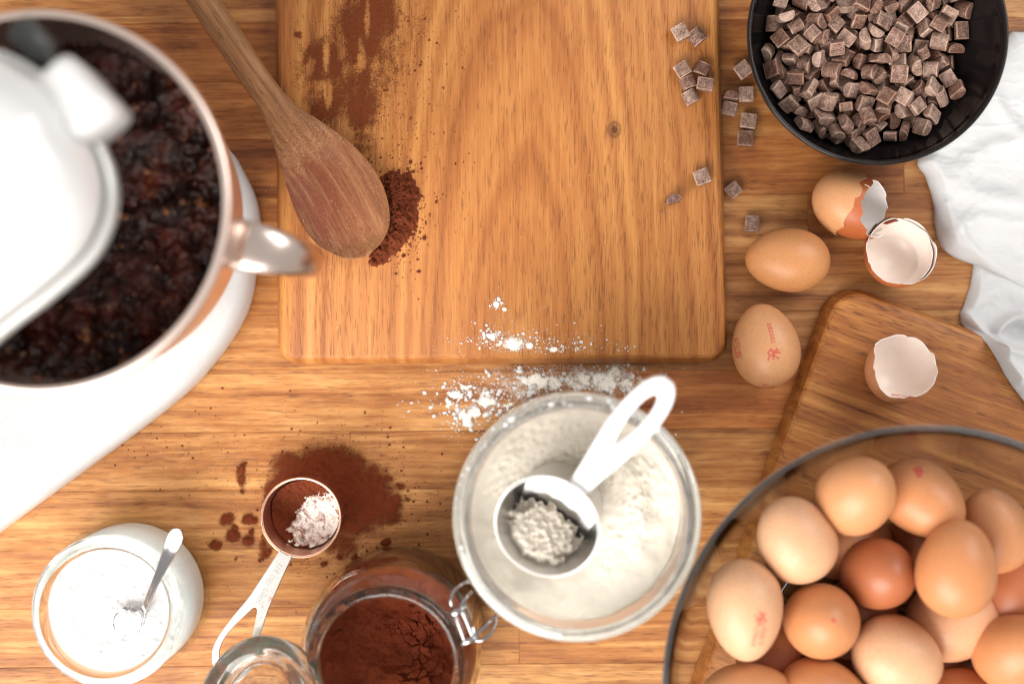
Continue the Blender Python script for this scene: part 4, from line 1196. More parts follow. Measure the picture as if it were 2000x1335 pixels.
# ================================================================== stand mixer
MZ = 0.18
mb = P(75, 395, MZ)
ax2 = Vector((0.809, 0.588)); pp2 = Vector((0.588, -0.809))          # front of the mixer, its right-hand side
def mixer():
    root = empty('stand_mixer', (mb.x, mb.y, 0))
    # base plate
    zb = 0.035; s = S(zb)
    c0 = Vector((mb.x, mb.y))
    half = [(252, 6), (239, 83), (213, 138), (162, 198), (88, 266), (-16, 308), (-156, 330), (-522, 332), (-900, 330), (-980, 250)]
    hp = smooth_prof(half, 5)
    out = hp + [(a, -p) for a, p in hp[::-1]]
    def ring(k_in, z):
        r = []
        for a, p in out:
            k = 1 - k_in / 0.11
            q = ax2 * (a * s * (k if a > 0 else 1)) + pp2 * (p * s * k)
            r.append((q.x, q.y, z))
        return r
    b = ring_stack('base', [ring(0.004, 0.0006), ring(0.0005, 0.004), ring(0, 0.010), ring(0.0005, 0.022), ring(0.003, 0.029), ring(0.008, 0.0335), ring(0.016, 0.0352), ring(0.028, 0.0355)], M['base_enamel'], root)
    fix_normals(b)
    # column at the back (outside the photograph)
    def sq(w, l, z, back): return [((ax2 * (back + l * math.cos(t)) + pp2 * (w * math.sin(t))).x, (ax2 * (back + l * math.cos(t)) + pp2 * (w * math.sin(t))).y, z) for t in [2 * math.pi * k / 40 for k in range(40)]]
    fix_normals(ring_stack('column', [sq(.065, .06, .03, -.24), sq(.055, .05, .08, -.25), sq(.05, .045, .15, -.25), sq(.052, .05, .21, -.24)], M['enamel'], root))
    # head
    ah = Vector((0.74, 0.67)); ph = Vector((0.67, -0.74))
    zt = 0.222; sh = S(zt)
    hub = P(165, 180, zt).xy - Vector((mb.x, mb.y))
    hw = [(-14, 0), (-18, 40), (-30, 74), (-54, 148), (-90, 201), (-139, 238), (-210, 261), (-323, 260), (-447, 250), (-800, 240), (-1250, 220), (-1350, 160), (-1390, 0)]
    hpp = smooth_prof(hw, 6)
    outl = hpp + [(a, -p) for a, p in hpp[::-1][1:-1]]
    def hring(k_in, z):
        r = []
        for a, p in outl:
            k = 1 - k_in / 0.062
            aa = a if a < -300 else -300 + (a + 300) * (1 - k_in / 0.075)
            q = hub + ah * (aa * sh) + ph * (p * sh * k)
            r.append((q.x, q.y, z))
        return r
    fix_normals(ring_stack('lower_casing', [hring(.014, .200), hring(.004, .214), hring(0, .2215), hring(.0004, .2262), hring(.0014, .2285), hring(.0042, .229)], M['trim_grey'], root))
    fix_normals(ring_stack('seam', [hring(.0036, .2275), hring(.0036, .2318)], M['seam_dark'], root))
    fix_normals(ring_stack('upper_casing', [hring(.0050, .2306), hring(.0042, .2320), hring(.0042, .240), hring(.0065, .252), hring(.012, .263), hring(.020, .270), hring(.032, .2745), hring(.046, .2765)], M['enamel'], root))
    # attachment hub, a rounded block on the nose
    hb = P(143, 198, 0.25).xy - Vector((mb.x, mb.y)) + ah * (2 * sh) + ph * (-10 * sh)
    def hubring(k, z):
        c = [hb + ah * (sx * (52 * sh - k)) + ph * (sy * (73 * sh - k)) for sx, sy in ((1, 1), (1, -1), (-1, -1), (-1, 1))]
        c = [(v.x, v.y) for v in c]
        c = c[::-1]
        return [(x, y, z) for x, y in round_poly(c, 0.006, 6)]
    fix_normals(ring_stack('attachment_hub', [hubring(.002, .216), hubring(0, .219), hubring(0, .247), hubring(.0015, .251), hubring(.0035, .253), hubring(.0055, .2538)], M['enamel'], root))
    # dark knob at the side of the head
    kc = P(66, 84, 0.215); kc -= Vector((mb.x, mb.y, 0))
    d = (-ph).to_3d()
    k0 = Vector((kc.x, kc.y, kc.z)) - d * 0.030
    tubes('speed_knob', [[k0, k0 + d * 0.02, k0 + d * 0.022, k0 + d * 0.040, k0 + d * 0.042]], [0.004] * 1 + [0.004] + [0.0085, 0.0085, 0.006], M['knob_dark'], root, 20, False, 0)
    # beater shaft under the head
    tubes('beater_shaft', [[(0, 0, .2), (0, 0, .12)]], 0.007, M['steel'], root, 16, False, 0)
    tag(root, 'white stand mixer with a grey trim band round its head, out of focus', 'stand mixer')
mixer()
# the mixer's own bowl
mbowl = empty('mixing_bowl', (mb.x, mb.y, 0.0356))
zz = lambda z: z - 0.0356
prof = [(0.0, zz(.0362)), (.046, zz(.0362)), (.050, zz(.037)), (.052, zz(.045)), (.070, zz(.056)), (.086, zz(.075)), (.094, zz(.10)), (.0985, zz(.13)), (.1012, zz(.165)), (.1018, zz(.1735)), (.1042, zz(.1745)), (.1052, zz(.1775)), (.1040, zz(.1805)), (.1012, zz(.181)), (.0996, zz(.179)), (.0990, zz(.165)), (.0965, zz(.13)), (.092, zz(.10)), (.084, zz(.077)), (.068, zz(.059)), (.04, zz(.05)), (0, zz(.05))]
lathe('body', smooth_prof(prof, 4), M['pale_copper'], mbowl, 160)
hd = Vector((math.cos(math.radians(-11.5)), math.sin(math.radians(-11.5)), 0)); hs = Vector((-hd.y, hd.x, 0))
hpath = smooth_prof([(.0985, zz(.156), .0142, .0040), (.106, zz(.160), .0144, .0046), (.117, zz(.161), .0140, .0054), (.130, zz(.155), .0126, .0062), (.1395, zz(.142), .0108, .0066), (.143, zz(.122), .0094, .0062), (.135, zz(.100), .008, .0054), (.120, zz(.087), .010, .0046), (.100, zz(.083), .012, .004), (.088, zz(.085), .012, .004)], 6)
rings = []
for i, (r, z, w_, th) in enumerate(hpath):
    a = hpath[max(0, i - 1)]; b = hpath[min(len(hpath) - 1, i + 1)]
    tr, tz = b[0] - a[0], b[1] - a[1]; l = math.hypot(tr, tz); tr /= l; tz /= l
    nn = hd * (-tz) + Vector((0, 0, tr))
    rg = []
    for k in range(28):
        t_ = 2 * math.pi * k / 28; c, s_ = math.cos(t_), math.sin(t_)
        c = math.copysign(abs(c) ** .85, c)
        rg.append(hd * r + Vector((0, 0, z)) + hs * (w_ * c) + nn * (th * s_))
    rings.append(rg)
fix_normals(ring_stack('handle', rings, M['handle_steel'], mbowl))
tag(mbowl, 'copper-coloured mixer bowl with a broad curved handle', 'bowl')
def batter():
    n = 520; R = 0.0978; z0 = 0.128
    g = np.linspace(-R, R, n); X, Y = np.meshgrid(g, g)
    r = np.hypot(X, Y)
    d1, d2, c1 = worley(X * 95 + fbm(X * 60, Y * 60, 3) * 1.2, Y * 95 + fbm(X * 60, Y * 60, 4) * 1.2, 5)
    e1, e2, c2 = worley(X * 260, Y * 260, 15)
    big = fbm(X * 26, Y * 26, 7, 4) - .5; mid = fbm(X * 90, Y * 90, 17, 4) - .5
    Z = big * 0.032 + mid * 0.011 + (0.55 - d1) * 0.0060 * c1 + (0.5 - e1) * 0.0032 * c2 + fbm(X * 600, Y * 600, 27, 3) * 0.0016
    Z = Z + 0.004 * sstep(0.085, 0.098, r)
    o = heightfield('chocolate_batter', X, Y, Z, M['batter'], keep=r < R, loc=(mb.x, mb.y, z0))
    tag(o, 'dark lumpy chocolate cake batter inside the mixer bowl', 'batter')
batter()
def batter_splashes():
    n = 520; an = rng.uniform(0, 6.283, n); z = .132 + np.abs(rng.normal(0, .013, n)) * (.5 + .9 * vn(an * 2.2, an * 0, 5)); z = np.clip(z, .13, .174)
    r = np.interp(z, [.13, .165, .175], [.0962, .0986, .0990]) - .0003
    pts = np.stack([r * np.cos(an), r * np.sin(an), z - .128], -1)
    o = grains('batter_splashes', pts, np.clip(rng.pareto(2.0, n) * .8 + .8, .7, 4.5) * .00055, M['batter'], bpy.data.objects['chocolate_batter'], True, 1.0)
    o['kind'] = 'stuff'
batter_splashes()

# ================================================================== jars
def polar_top(R, n_r, n_t, hfun):
    """disc heightfield with a skirt, local"""
    V = [(0, 0, 0)]; r = np.linspace(0, 1, n_r + 1)[1:] * R
    th = np.arange(n_t) * 2 * math.pi / n_t
    X = r[:, None] * np.cos(th)[None]; Y = r[:, None] * np.sin(th)[None]
    Z = hfun(X, Y, np.hypot(X, Y) / R)
    z00 = float(hfun(np.array([[0.0]]), np.array([[0.0]]), np.array([[0.0]]))[0, 0])
    V = [(0, 0, z00)] + np.stack([X.ravel(), Y.ravel(), Z.ravel()], -1).tolist()
    Fc = [(0, 1 + k, 1 + (k + 1) % n_t) for k in range(n_t)]
    for i in range(n_r - 1):
        for k in range(n_t):
            Fc.append((1 + i * n_t + k, 1 + (i + 1) * n_t + k, 1 + (i + 1) * n_t + (k + 1) % n_t, 1 + i * n_t + (k + 1) % n_t))
    return V, Fc, n_t, 1 + (n_r - 1) * n_t
def fill(name, R, hfun, below, mat, loc, n_r=120, n_t=240):
    """powder that fills a jar: detailed top surface, then down the given (r, z) profile"""
    V, Fc, n_t, last = polar_top(R, n_r, n_t, hfun)
    prev = last
    for r, z in below:
        b = len(V)
        for k in range(n_t):
            a = 2 * math.pi * k / n_t; V.append((r * math.cos(a), r * math.sin(a), z))
        for k in range(n_t): Fc.append((prev + k, b + k, b + (k + 1) % n_t, prev + (k + 1) % n_t))
        prev = b
    Fc.append([prev + k for k in range(n_t)])
    return fix_normals(mesh_obj(name, V, Fc, mat, loc=loc))
# ---- flour jar
FJ = P(1128, 1012, 0.118); FJ.z = 0.0002
prof = [(0, .001), (.060, .0008), (.066, .0), (.0705, .006), (.0716, .02), (.0716, .080), (.0706, .092), (.0690, .100), (.0700, .104), (.0738, .1065), (.0746, .1105), (.0738, .1145), (.0705, .1165), (.0680, .1178), (.0662, .1180), (.0648, .1172), (.0640, .1120), (.0636, .104), (.0660, .096), (.0672, .088), (.0674, .02), (.066, .010), (.060, .006), (0, .0055)]
jar = lathe('flour_jar', smooth_prof(prof, 4), M['glass_floury'], None, 144, FJ)
tag(jar, 'wide glass preserving jar full of flour, in the bottom middle', 'jar')
def hf(X, Y, q):
    u = X / 0.062; v = Y / 0.062
    ridge = np.exp(-((np.hypot(X - 0.000, Y + 0.004) - 0.040) / 0.010) ** 2) * (0.35 + 0.65 * (v > -0.2) * 1.0)
    lump = fbm(X * 420, Y * 420, 3, 4, .6)
    cr = worley(X * 230 + lump, Y * 230, 6)[0]
    top = sstep(-0.25, 0.45, v) * (1 - sstep(0.80, 0.97, q)) * sstep(0.3, 0.5, q)
    rt = sstep(-0.1, 0.5, u) * (1 - sstep(0.62, 0.8, q)) * sstep(0.3, 0.5, q)
    rough = np.maximum(top, rt)
    return 0.088 + 0.010 * ridge * .4 - 0.014 * np.exp(-((X + .006) ** 2 + (Y - .010) ** 2) / (2 * .021 ** 2)) + rough * ((lump - .5) * 0.0028 + (0.45 - cr) * 0.0016) + (fbm(X * 60, Y * 60, 5, 3) - .5) * 0.006 + 0.004 * np.maximum(0, -v + .2) * (q < .97)
flour = fill('flour', 0.0668, hf, [(.0670, .020), (.0655, .0105), (.058, .0066)], M['flour'], FJ)
tag(flour, 'pale cream flour filling the wide glass jar', 'flour')
# ---- scoop lying in the flour jar
def cup_data(R0, R1, Hc, th, rim=0.0010):
    return smooth_prof([(0, 0), (R0 * .9, 0), (R0, .0015), (R0 + (R1 - R0) * .5, Hc * .5), (R1, Hc - .001), (R1 + rim, Hc), (R1 + rim * .6, Hc + .0006), (R1 - th * .6, Hc + .0003), (R1 - th, Hc - .001), (R0 + (R1 - R0) * .5 - th, Hc * .5), (R0 - th * 1.2, .003), (R0 * .85, th), (0, th)], 4)
def scoop():
    root = empty('measuring_scoop')
    zr = 0.128; R1 = 105 * S(zr); Hc = 0.040
    axis = Vector((-0.24, -0.24, 0.94)).normalized()
    rc = P(1068, 1028, zr)
    root.location = rc; root.rotation_mode = 'QUATERNION'
    q = frame(axis, P(1300, 745, .15) - P(1068, 1028, .15)); root.rotation_quaternion = q
    c = lathe('cup', [(r, z - Hc) for r, z in cup_data(R1 * .82, R1 - .0004, Hc, .0008, .0003)], M['brushed_steel'], root, 96)
    # handle in a frame of its own: level, running up to the right
    hx = (P(1306, 742, .16) - P(1128, 952, .14)); Lh = hx.length; hx.normalize()
    n = Vector((0, 0, 1)); n = (n - hx * n.dot(hx)).normalized(); hy = n.cross(hx)
    out = [(-.002, .0042), (.0, .0046), (.012, .0060), (.024, .0080), (.034, .0096), (.046, .0108), (.058, .0108), (.068, .0094), (.075, .0066), (.0785, .003)]
    k = Lh / .079
    top = [(x * k, y) for x, y in out]
    o1 = smooth_prof(top, 5); o1 = o1 + [(x, -y) for x, y in o1[::-1]]
    i1 = smooth_prof([(.0305 * k, .0003), (.033 * k, .0020), (.042 * k, .0046), (.054 * k, .0058), (.064 * k, .0050), (.0700 * k, .0026), (.0712 * k, .0003)], 5)
    i1 = i1 + [(x, -y) for x, y in i1[::-1]]
    hnd = curve_mesh('handle', [o1, i1], 0.0016, 0.0016, M['white_plastic'], root, 3)
    mw = Matrix.Translation(P(1128, 952, .1315)) @ Matrix((hx, hy, n)).transposed().to_4x4()
    pm = Matrix.LocRotScale(rc, q, None)
    lm = pm.inverted() @ mw
    hnd.location = lm.to_translation(); hnd.rotation_mode = 'QUATERNION'; hnd.rotation_quaternion = lm.to_quaternion()
    tab = curve_mesh('handle_tab', [[(-.0032, -.0056), (.0006, -.0056), (.0006, .0056), (-.0032, .0056)]], 0.0014, 0.0003, M['knob_dark'], root, 1)
    lm2 = pm.inverted() @ (mw @ Matrix.Translation((-0.0018, 0, 0.0004)))
    tab.location = lm2.to_translation(); tab.rotation_mode = 'QUATERNION'; tab.rotation_quaternion = lm2.to_quaternion()
    tag(root, 'stainless measuring scoop with white looped plastic handle, lying in the flour', 'measuring scoop')
    # clump of flour caked in the cup (its own thing)
    n_ = 150; g = np.linspace(-1, 1, n_); X, Y = np.meshgrid(g * .036, g * .032)
    ca = np.array([math.cos(0.0), math.sin(0.0)])
    cov = 1.22 - np.hypot(X / .0225, Y / .0170) + (fbm(X * 260, Y * 260, 8, 4, .6) - .5) * .75
    lump = fbm(X * 420, Y * 420, 9, 4, .6)
    Z = sstep(0.12, 0.42, cov) * (0.007 + (lump - .5) * .006) - 0.002
    fl = heightfield('flour_clump', X, Y, Z, M['flour'], keep=cov > 0.1)
    # lies on the low wall of the cup, towards the lower left of the photograph
    down = Vector((-0.45, -0.72, 0)); down = (down - axis * down.dot(axis)).normalized()
    loc = rc - axis * (Hc * .56) + down * (R1 * .52)
    nz = (axis * 0.72 - down * 0.72).normalized(); xx = nz.cross(axis).normalized()
    fl.location = loc; fl.rotation_mode = 'QUATERNION'; fl.rotation_quaternion = Matrix((xx, nz.cross(xx), nz)).transposed().to_quaternion()
    tag(fl, 'clump of cream flour stuck in the stainless scoop', 'flour')
scoop()

# ---- small jar of white powder with a teaspoon
SJ = P(208, 1194, 0.066); SJ.z = 0.0002
sj = empty('small_jar', SJ)
prof = [(0, .001), (.038, .0008), (.045, .0), (.0505, .004), (.0528, .014), (.0528, .030), (.0510, .042), (.0455, .050), (.0432, .0540), (.0436, .0556), (.0408, .0556), (.0410, .0535), (.0430, .0485), (.0482, .0400), (.0500, .030), (.0500, .014), (.0475, .0065), (.040, .0045), (0, .004)]
lathe('jar_body', smooth_prof(prof, 4), M['glass_thin'], sj, 128)
lip = [(.0402, .0560), (.0440, .0560), (.0476, .0588), (.0486, .0625), (.0478, .0655), (.0455, .0668), (.0425, .0670), (.0402, .0662), (.0392, .0640), (.0390, .0600)]
vv, ff = lathe_data(lip, 128, True)
fix_normals(mesh_obj('jar_lip', vv, ff, M['glass'], sj))
tag(sj, 'small squat glass jar of white powder at the bottom left', 'jar')
def hs_(X, Y, q):
    l = fbm(X * 380, Y * 380, 4, 4, .6)
    return 0.0445 + (fbm(X * 70, Y * 70, 2, 3) - .5) * 0.006 + (l - .5) * 0.0026 + 0.006 * np.exp(-(((X - .016) / .012) ** 2 + ((Y + .010) / .013) ** 2)) - 0.004 * np.exp(-(((X + .0) / .010) ** 2 + ((Y - .004) / .008) ** 2))
wp = fill('white_powder', 0.0415, hs_, [(.0452, .0415), (.0478, .0375), (.0488, .033), (.0489, .028), (.0489, .014), (.0462, .0068), (.039, .005)], M['white_powder'], SJ, 90, 200)
tag(wp, 'fine white powder filling the small squat jar', 'powder')
def teaspoon():
    root = empty('teaspoon', P(255, 1215, 0.05))
    o0 = root.location
    st = [(232, 1240, .0455, 5, 1), (240, 1226, .0462, 24, 1), (252, 1212, .0478, 30, 1), (266, 1203, .0498, 24, .8), (276, 1197, .0520, 12, .25), (283, 1188, .0545, 7.5, 0), (296, 1155, .0640, 7.5, 0), (312, 1118, .0760, 9.5, 0), (327, 1085, .0850, 13, 0), (338, 1060, .0905, 15.5, 0), (345, 1044, .0930, 15, 0), (349, 1036, .0940, 9, 0), (350.5, 1033, .0943, 2, 0)]
    st = smooth_prof(st, 6)
    cs = [P(x, y, z) for x, y, z, w, b in st]; N = 32; rings = []
    for i, (x, y, z, w, b) in enumerate(st):
        d = (cs[min(len(cs) - 1, i + 1)] - cs[max(0, i - 1)]).normalized()
        sd = d.cross(Vector((0, 0, 1))).normalized(); nn = sd.cross(d)
        wm = max(w, 1) * S(z); rg = []
        for k in range(N):
            ph = 2 * math.pi * k / N; u = math.cos(ph); sn = math.sin(ph)
            edge = 0.0005 * math.exp(-((abs(u) - .82) / .12) ** 2) if sn > 0 else 0
            zz_ = (0.0011 * math.copysign(abs(sn) ** .6, sn) + edge) * (1 - b) + b * (-.0035 * (1 - u * u) + (.0004 if sn > 0 else -.0004))
            rg.append(cs[i] - o0 + sd * (wm * u) + nn * zz_)
        rings.append(rg)
    fix_normals(ring_stack('spoon_body', rings, M['chrome'], root))
    tag(root, 'small steel teaspoon stuck in the jar of white powder', 'spoon')
teaspoon()

# ---- cocoa jar with its wire bail and open lid
CJ = P(752, 1301, 0.100); CJ.z = 0.0002
cj = empty('cocoa_jar', CJ)
prof = [(0, .001), (.046, .0008), (.052, .0), (.0570, .005), (.0585, .015), (.0585, .052), (.0570, .066), (.0520, .077), (.0470, .083), (.0452, .087), (.0462, .0905), (.0480, .093), (.0484, .0965), (.0474, .0995), (.0452, .1006), (.0432, .1002), (.0420, .0985), (.0416, .092), (.0412, .086), (.0440, .0795), (.0500, .072), (.0535, .063), (.0548, .050), (.0548, .015), (.052, .0065), (.044, .005), (0, .0045)]
lathe('glass_body', smooth_prof(prof, 4), M['glass_dusty'], cj, 128)
def hc(X, Y, q):
    w1 = worley(X * 130 + fbm(X * 90, Y * 90, 2) * 1.6, Y * 130 + fbm(X * 90, Y * 90, 5) * 1.6, 3)
    crack = sstep(0.0, 0.14, w1[1] - w1[0])
    pl = sstep(.38, .66, fbm(X * 55, Y * 55, 12, 3)) * (1 - sstep(.75, .92, q))
    return 0.044 + 0.016 * sstep(.55, 1.0, q) + (fbm(X * 50, Y * 50, 6, 3) - .5) * 0.012 + pl * (crack * 0.0024 + w1[2] * .0022) + (fbm(X * 420, Y * 420, 16, 3) - .5) * 0.0016
co = fill('cocoa_powder', 0.0525, hc, [(.0538, .058), (.0543, .048), (.0543, .015), (.051, .0072), (.043, .0056)], M['cocoa_jar'], CJ, 130, 240)
tag(co, 'caked reddish brown cocoa powder filling the clip-top jar', 'cocoa')
# wire bail (right-hand side of the jar) and hinge wire round the neck
zw = 0.088
ringw = [(CJ.x * 0 + .0466 * math.cos(a), .0466 * math.sin(a), zw) for a in [2 * math.pi * k / 64 for k in range(64)]]
v, f = tube_data(ringw, .0011, 8, True); fix_normals(mesh_obj('neck_wire', v, f, M['chrome'], cj))
def jp(x, y, z): return P(x, y, z) - CJ
tubes('bail_lever', [[jp(897, 1196, .094), jp(886, 1188, .096), jp(881, 1176, .098), jp(884, 1158, .098), jp(895, 1145, .097), jp(916, 1136, .094), jp(950, 1150, .088), jp(968, 1190, .088), jp(969, 1206, .092), jp(966, 1222, .096), jp(955, 1240, .098), jp(938, 1250, .098), jp(922, 1248, .096)]], .0011, M['chrome'], cj, 10)
tubes('bail_link', [[jp(872, 1196, .093), jp(888, 1198, .097), jp(897, 1190, .099), jp(906, 1172, .099), jp(921, 1154, .096)], [jp(905, 1258, .093), jp(918, 1246, .097), jp(928, 1238, .099), jp(948, 1222, .098), jp(964, 1204, .095)],
                    [jp(886, 1196, .100), jp(896, 1218, .101), jp(908, 1252, .100)], [jp(897, 1186, .100), jp(909, 1206, .101), jp(924, 1244, .100)], [jp(924, 1244, .1), jp(926, 1232, .103), jp(924, 1222, .104)]], .0012, M['chrome'], cj, 10)
tubes('bail_clip', [[jp(880, 1198, .098), jp(889, 1196, .1005), jp(900, 1189, .1005), jp(908, 1186, .098)], [jp(902, 1256, .098), jp(911, 1252, .1005), jp(924, 1246, .1005), jp(931, 1243, .098)]], .0021, M['chrome'], cj, 10)
# lid, swung open and hanging at the left
lid = empty('lid'); lid.parent = cj
lc = jp(505, 1392, .092)
lid.location = lc; lid.rotation_mode = 'QUATERNION'
lid.rotation_quaternion = frame(Vector((-0.42, 0.30, 0.72)), (0, 0, 1))
lathe('lid_glass', smooth_prof([(0, .004), (.026, .0045), (.032, .006), (.036, .0085), (.040, .0085), (.0445, .0075), (.0462, .005), (.0466, .002), (.0458, -.001), (.044, -.002), (.038, -.0022), (.0365, -.009), (.034, -.010), (.030, -.006), (0, -.0035)], 4), M['glass_dusty'], lid, 96)
vv, ff = lathe_data([(.0380, -.0026), (.0455, -.0026), (.0462, -.0040), (.0455, -.0056), (.0380, -.0056)], 96, True)
fix_normals(mesh_obj('rubber_seal', vv, ff, M['rubber_green'], lid))
tag(cj, 'clip-top glass jar of cocoa with wire bail, cut by the bottom picture edge', 'jar')

# ---- copper measuring cup
def quarter_cup():
    zr = 0.036; R1 = 79 * S(zr); rc = P(588, 1010, zr)
    root = empty('measuring_cup', (rc.x, rc.y, 0.0002))
    lathe('cup', cup_data(R1 * .90, R1 - .0008, zr, .0010, .0008), M['copper'], root, 96)
    a = P(556, 1084, zr); b = P(432, 1310, .034)
    hx = (b - a); Lh = hx.length; hx.normalize()
    n = Vector((0, 0, 1)); n = (n - hx * n.dot(hx)).normalized(); hy = n.cross(hx)
    k = Lh
    o1 = smooth_prof([(-.01 * k, .0042), (0, .0044), (.22 * k, .0058), (.42 * k, .0074), (.56 * k, .0098), (.75 * k, .0122), (.88 * k, .0116), (.97 * k, .0075), (1.0 * k, .002)], 5)
    o1 = o1 + [(x, -y) for x, y in o1[::-1]]
    i1 = smooth_prof([(.445 * k, .0004), (.46 * k, .0018), (.54 * k, .0042), (.68 * k, .0078), (.80 * k, .0090), (.90 * k, .0066), (.93 * k, .0026), (.935 * k, .0004)], 5)
    i1 = i1 + [(x, -y) for x, y in i1[::-1]]
    h_ = curve_mesh('handle', [o1, i1], .0006, .0004, M['dull_steel'], root, 2)
    h_.matrix_local = Matrix.Translation(a - root.location) @ Matrix((hx, hy, n)).transposed().to_4x4()
    # stamped marking
    fc = bpy.data.curves.new('marking', 'FONT'); fc.body = '1/4 cup 60mL'; fc.size = .0068; fc.extrude = .00012; fc.align_y = 'CENTER'; fc.space_character = 1.05
    to = bpy.data.objects.new('marking_tmp', fc); COL.objects.link(to)
    dg = bpy.context.evaluated_depsgraph_get()
    me = bpy.data.meshes.new_from_object(to.evaluated_get(dg)); bpy.data.objects.remove(to)
    me.materials.clear(); me.materials.append(M['steel'])
    me.name = 'marking'
    mk = bpy.data.objects.new('marking', me); COL.objects.link(mk); mk.parent = h_
    mk.location = (.0055, .0, .00105)
    w_ = max(v.co.x for v in me.vertices)
    mk.scale = (.032 / w_, .9, 1)
    tag(root, 'small copper measuring cup with steel handle, standing in spilled cocoa', 'measuring cup')
    # what is in it
    Ri = R1 - .0035
    g = np.linspace(-1, 1, 130) * Ri; X, Y = np.meshgrid(g, g); r = np.hypot(X, Y) / Ri
    l = fbm(X * 320, Y * 320, 5, 4, .6)
    Z = 0.010 + .012 * sstep(-.2, 1.0, Y / Ri) + (l - .5) * .005 * sstep(-.2, .4, Y / Ri) + .004 * r ** 4
    o = heightfield('cocoa_in_cup', X, Y, Z, M['cocoa'], keep=r < 1.0, loc=root.location)
    tag(o, 'cocoa powder in the far half of the copper measuring cup', 'cocoa')
    u = (X * .72 - Y * .70) / Ri; v = (X * .70 + Y * .72) / Ri      # u towards the lower right
    cov = 1.25 - np.hypot((u - .42) / .66, (v - .06) / .95) + (fbm(X * 260, Y * 260, 15, 4, .6) - .5) * .75
    Zw = Z + sstep(.12, .5, cov) * (.0052 + (fbm(X * 300, Y * 300, 25, 4, .6) - .5) * .006) - .001
    wpm = heightfield('white_powder_in_cup', X, Y, Zw, M['white_marbled'], keep=(cov > .1) & (r < .985), loc=root.location)
    tag(wpm, 'white powder streaked with cocoa in the copper measuring cup', 'powder')
t = NT('white_marbled'); ps = t.geo(); n1 = t.noise(ps, 130.0, 3, 0.6, 0.8); n2 = t.noise(ps, 520.0, 3, 0.6)
mk_ = t.math('MAXIMUM', t.ramp(n1, [(0.53, 0.0), (0.64, 0.85)]), t.ramp(n2, [(0.64, 0.0), (0.70, 0.9)]))
t.set(color=t.mix(mk_, srgb(236, 232, 226), srgb(140, 82, 58)), rough=0.9, normal=t.bump(n2, 0.4, 0.0012))
quarter_cup()

# ================================================================== spilled cocoa and flour
def blobs(X, Y, bl, warp=8.0, seed=1):
    wx = (fbm(X / 30, Y / 30, seed, 4) - .5) * 2 * warp; wy = (fbm(X / 30, Y / 30, seed + 40, 4) - .5) * 2 * warp
    wx = wx + (fbm(X / 8, Y / 8, seed + 70, 3) - .5) * warp * .9; wy = wy + (fbm(X / 8, Y / 8, seed + 90, 3) - .5) * warp * .9
    D = np.zeros(X.shape)
    for x, y, rx, ry, am in bl:
        k = min(1.0, min(rx, ry) / 30 + .45)
        q = np.hypot((X + wx * k - x) / rx, (Y + wy * k - y) / ry)
        D = np.maximum(D, am * (1 - sstep(0.25, 1.4, q)))
    return D
def powder_film(name, box, z, bl, mat, step, hmax, label, cat, warp=8, seed=1, sub=None, thr=.02, sx_=26.0, sy_=26.0):
    x0, y0, x1, y1 = box
    X, Y = np.meshgrid(np.arange(x0, x1, step), np.arange(y0, y1, step))
    D = blobs(X, Y, bl, warp, seed)
    if sub: D = np.clip(D - blobs(X, Y, sub, warp * .4, seed + 3), 0, 2)
    D = D * (0.74 + 0.62 * fbm(X / sx_, Y / sy_, seed + 61, 4, .6))
    Z = z + 0.00012 + hmax * np.clip(D, 0, 1.2) * (.5 + fbm(X / 9, Y / 9, seed + 8, 3))
    s = (H - z) / F
    o = heightfield(name, (X - CX) * s, (CY - Y) * s, Z, mat, keep=D > thr, attrs={'cov': ('FLOAT', D)})
    if label: tag(o, label, cat, kind='stuff')
    return o
def scatter(n, fn):
    pts = fn(n); return pts
# round the copper cup
COB = [(640, 922, 98, 60, 1.05), (590, 945, 70, 62, 1.0), (705, 975, 78, 78, 1.02), (560, 905, 42, 34, .7), (660, 1060, 55, 34, .65), (535, 960, 28, 34, .8), (690, 1015, 50, 44, .85), (760, 988, 34, 34, .9), (768, 1000, 26, 30, .8), (720, 930, 50, 34, .7),
       (470, 917, 11, 11, 1), (474, 938, 13, 14, 1), (475, 957, 6, 6, .9), (447, 1013, 18, 16, 1), (488, 1016, 15, 13, 1), (455, 1048, 17, 15, 1), (484, 1053, 14, 16, 1), (423, 1062, 14, 11, 1), (520, 1080, 16, 18, .8), (514, 1062, 10, 24, .7), (738, 932, 11, 10, .9), (758, 933, 11, 8, .9),
       (781, 950, 12, 12, .9), (756, 1056, 10, 10, 1), (691, 1082, 8, 8, 1), (664, 1083, 7, 9, 1), (631, 1100, 8, 7, 1), (461, 1030, 9, 7, .8), (490, 1036, 7, 6, .8), (795, 975, 8, 7, .7), (460, 1090, 5, 5, .6), (508, 1093, 6, 6, .8)]
cf = powder_film('spilled_cocoa', (380, 820, 850, 1130), 0.0, COB, M['cocoa_film'], 1.6, .0020, 'spilled cocoa powder round the copper measuring cup', 'cocoa', 9, 4)
def px_pts(px, py, z): s = (H - z) / F; return np.stack([(px - CX) * s, (CY - py) * s, z + 0 * px], -1)
def gauss(n, cx, cy, sx, sy): return rng.normal(cx, sx, n), rng.normal(cy, sy, n)
def inside_big(x, y): return (x > 560) & (x < 1400) & (y < 688)
a = [gauss(2600, 652, 965, 72, 62), gauss(900, 650, 970, 85, 75), gauss(240, 470, 1010, 60, 70), gauss(260, 760, 980, 60, 80), gauss(300, 330, 880, 90, 50)]
x = np.concatenate([q[0] for q in a]); y = np.concatenate([q[1] for q in a])
m = y > 712; x, y = x[m], y[m]
sz = np.clip(rng.pareto(2.6, len(x)) * .8 + .55, .5, 4.0) * .00024
grains('cocoa_specks', px_pts(x, y, .0002), sz, M['cocoa'], cf, True, .5)
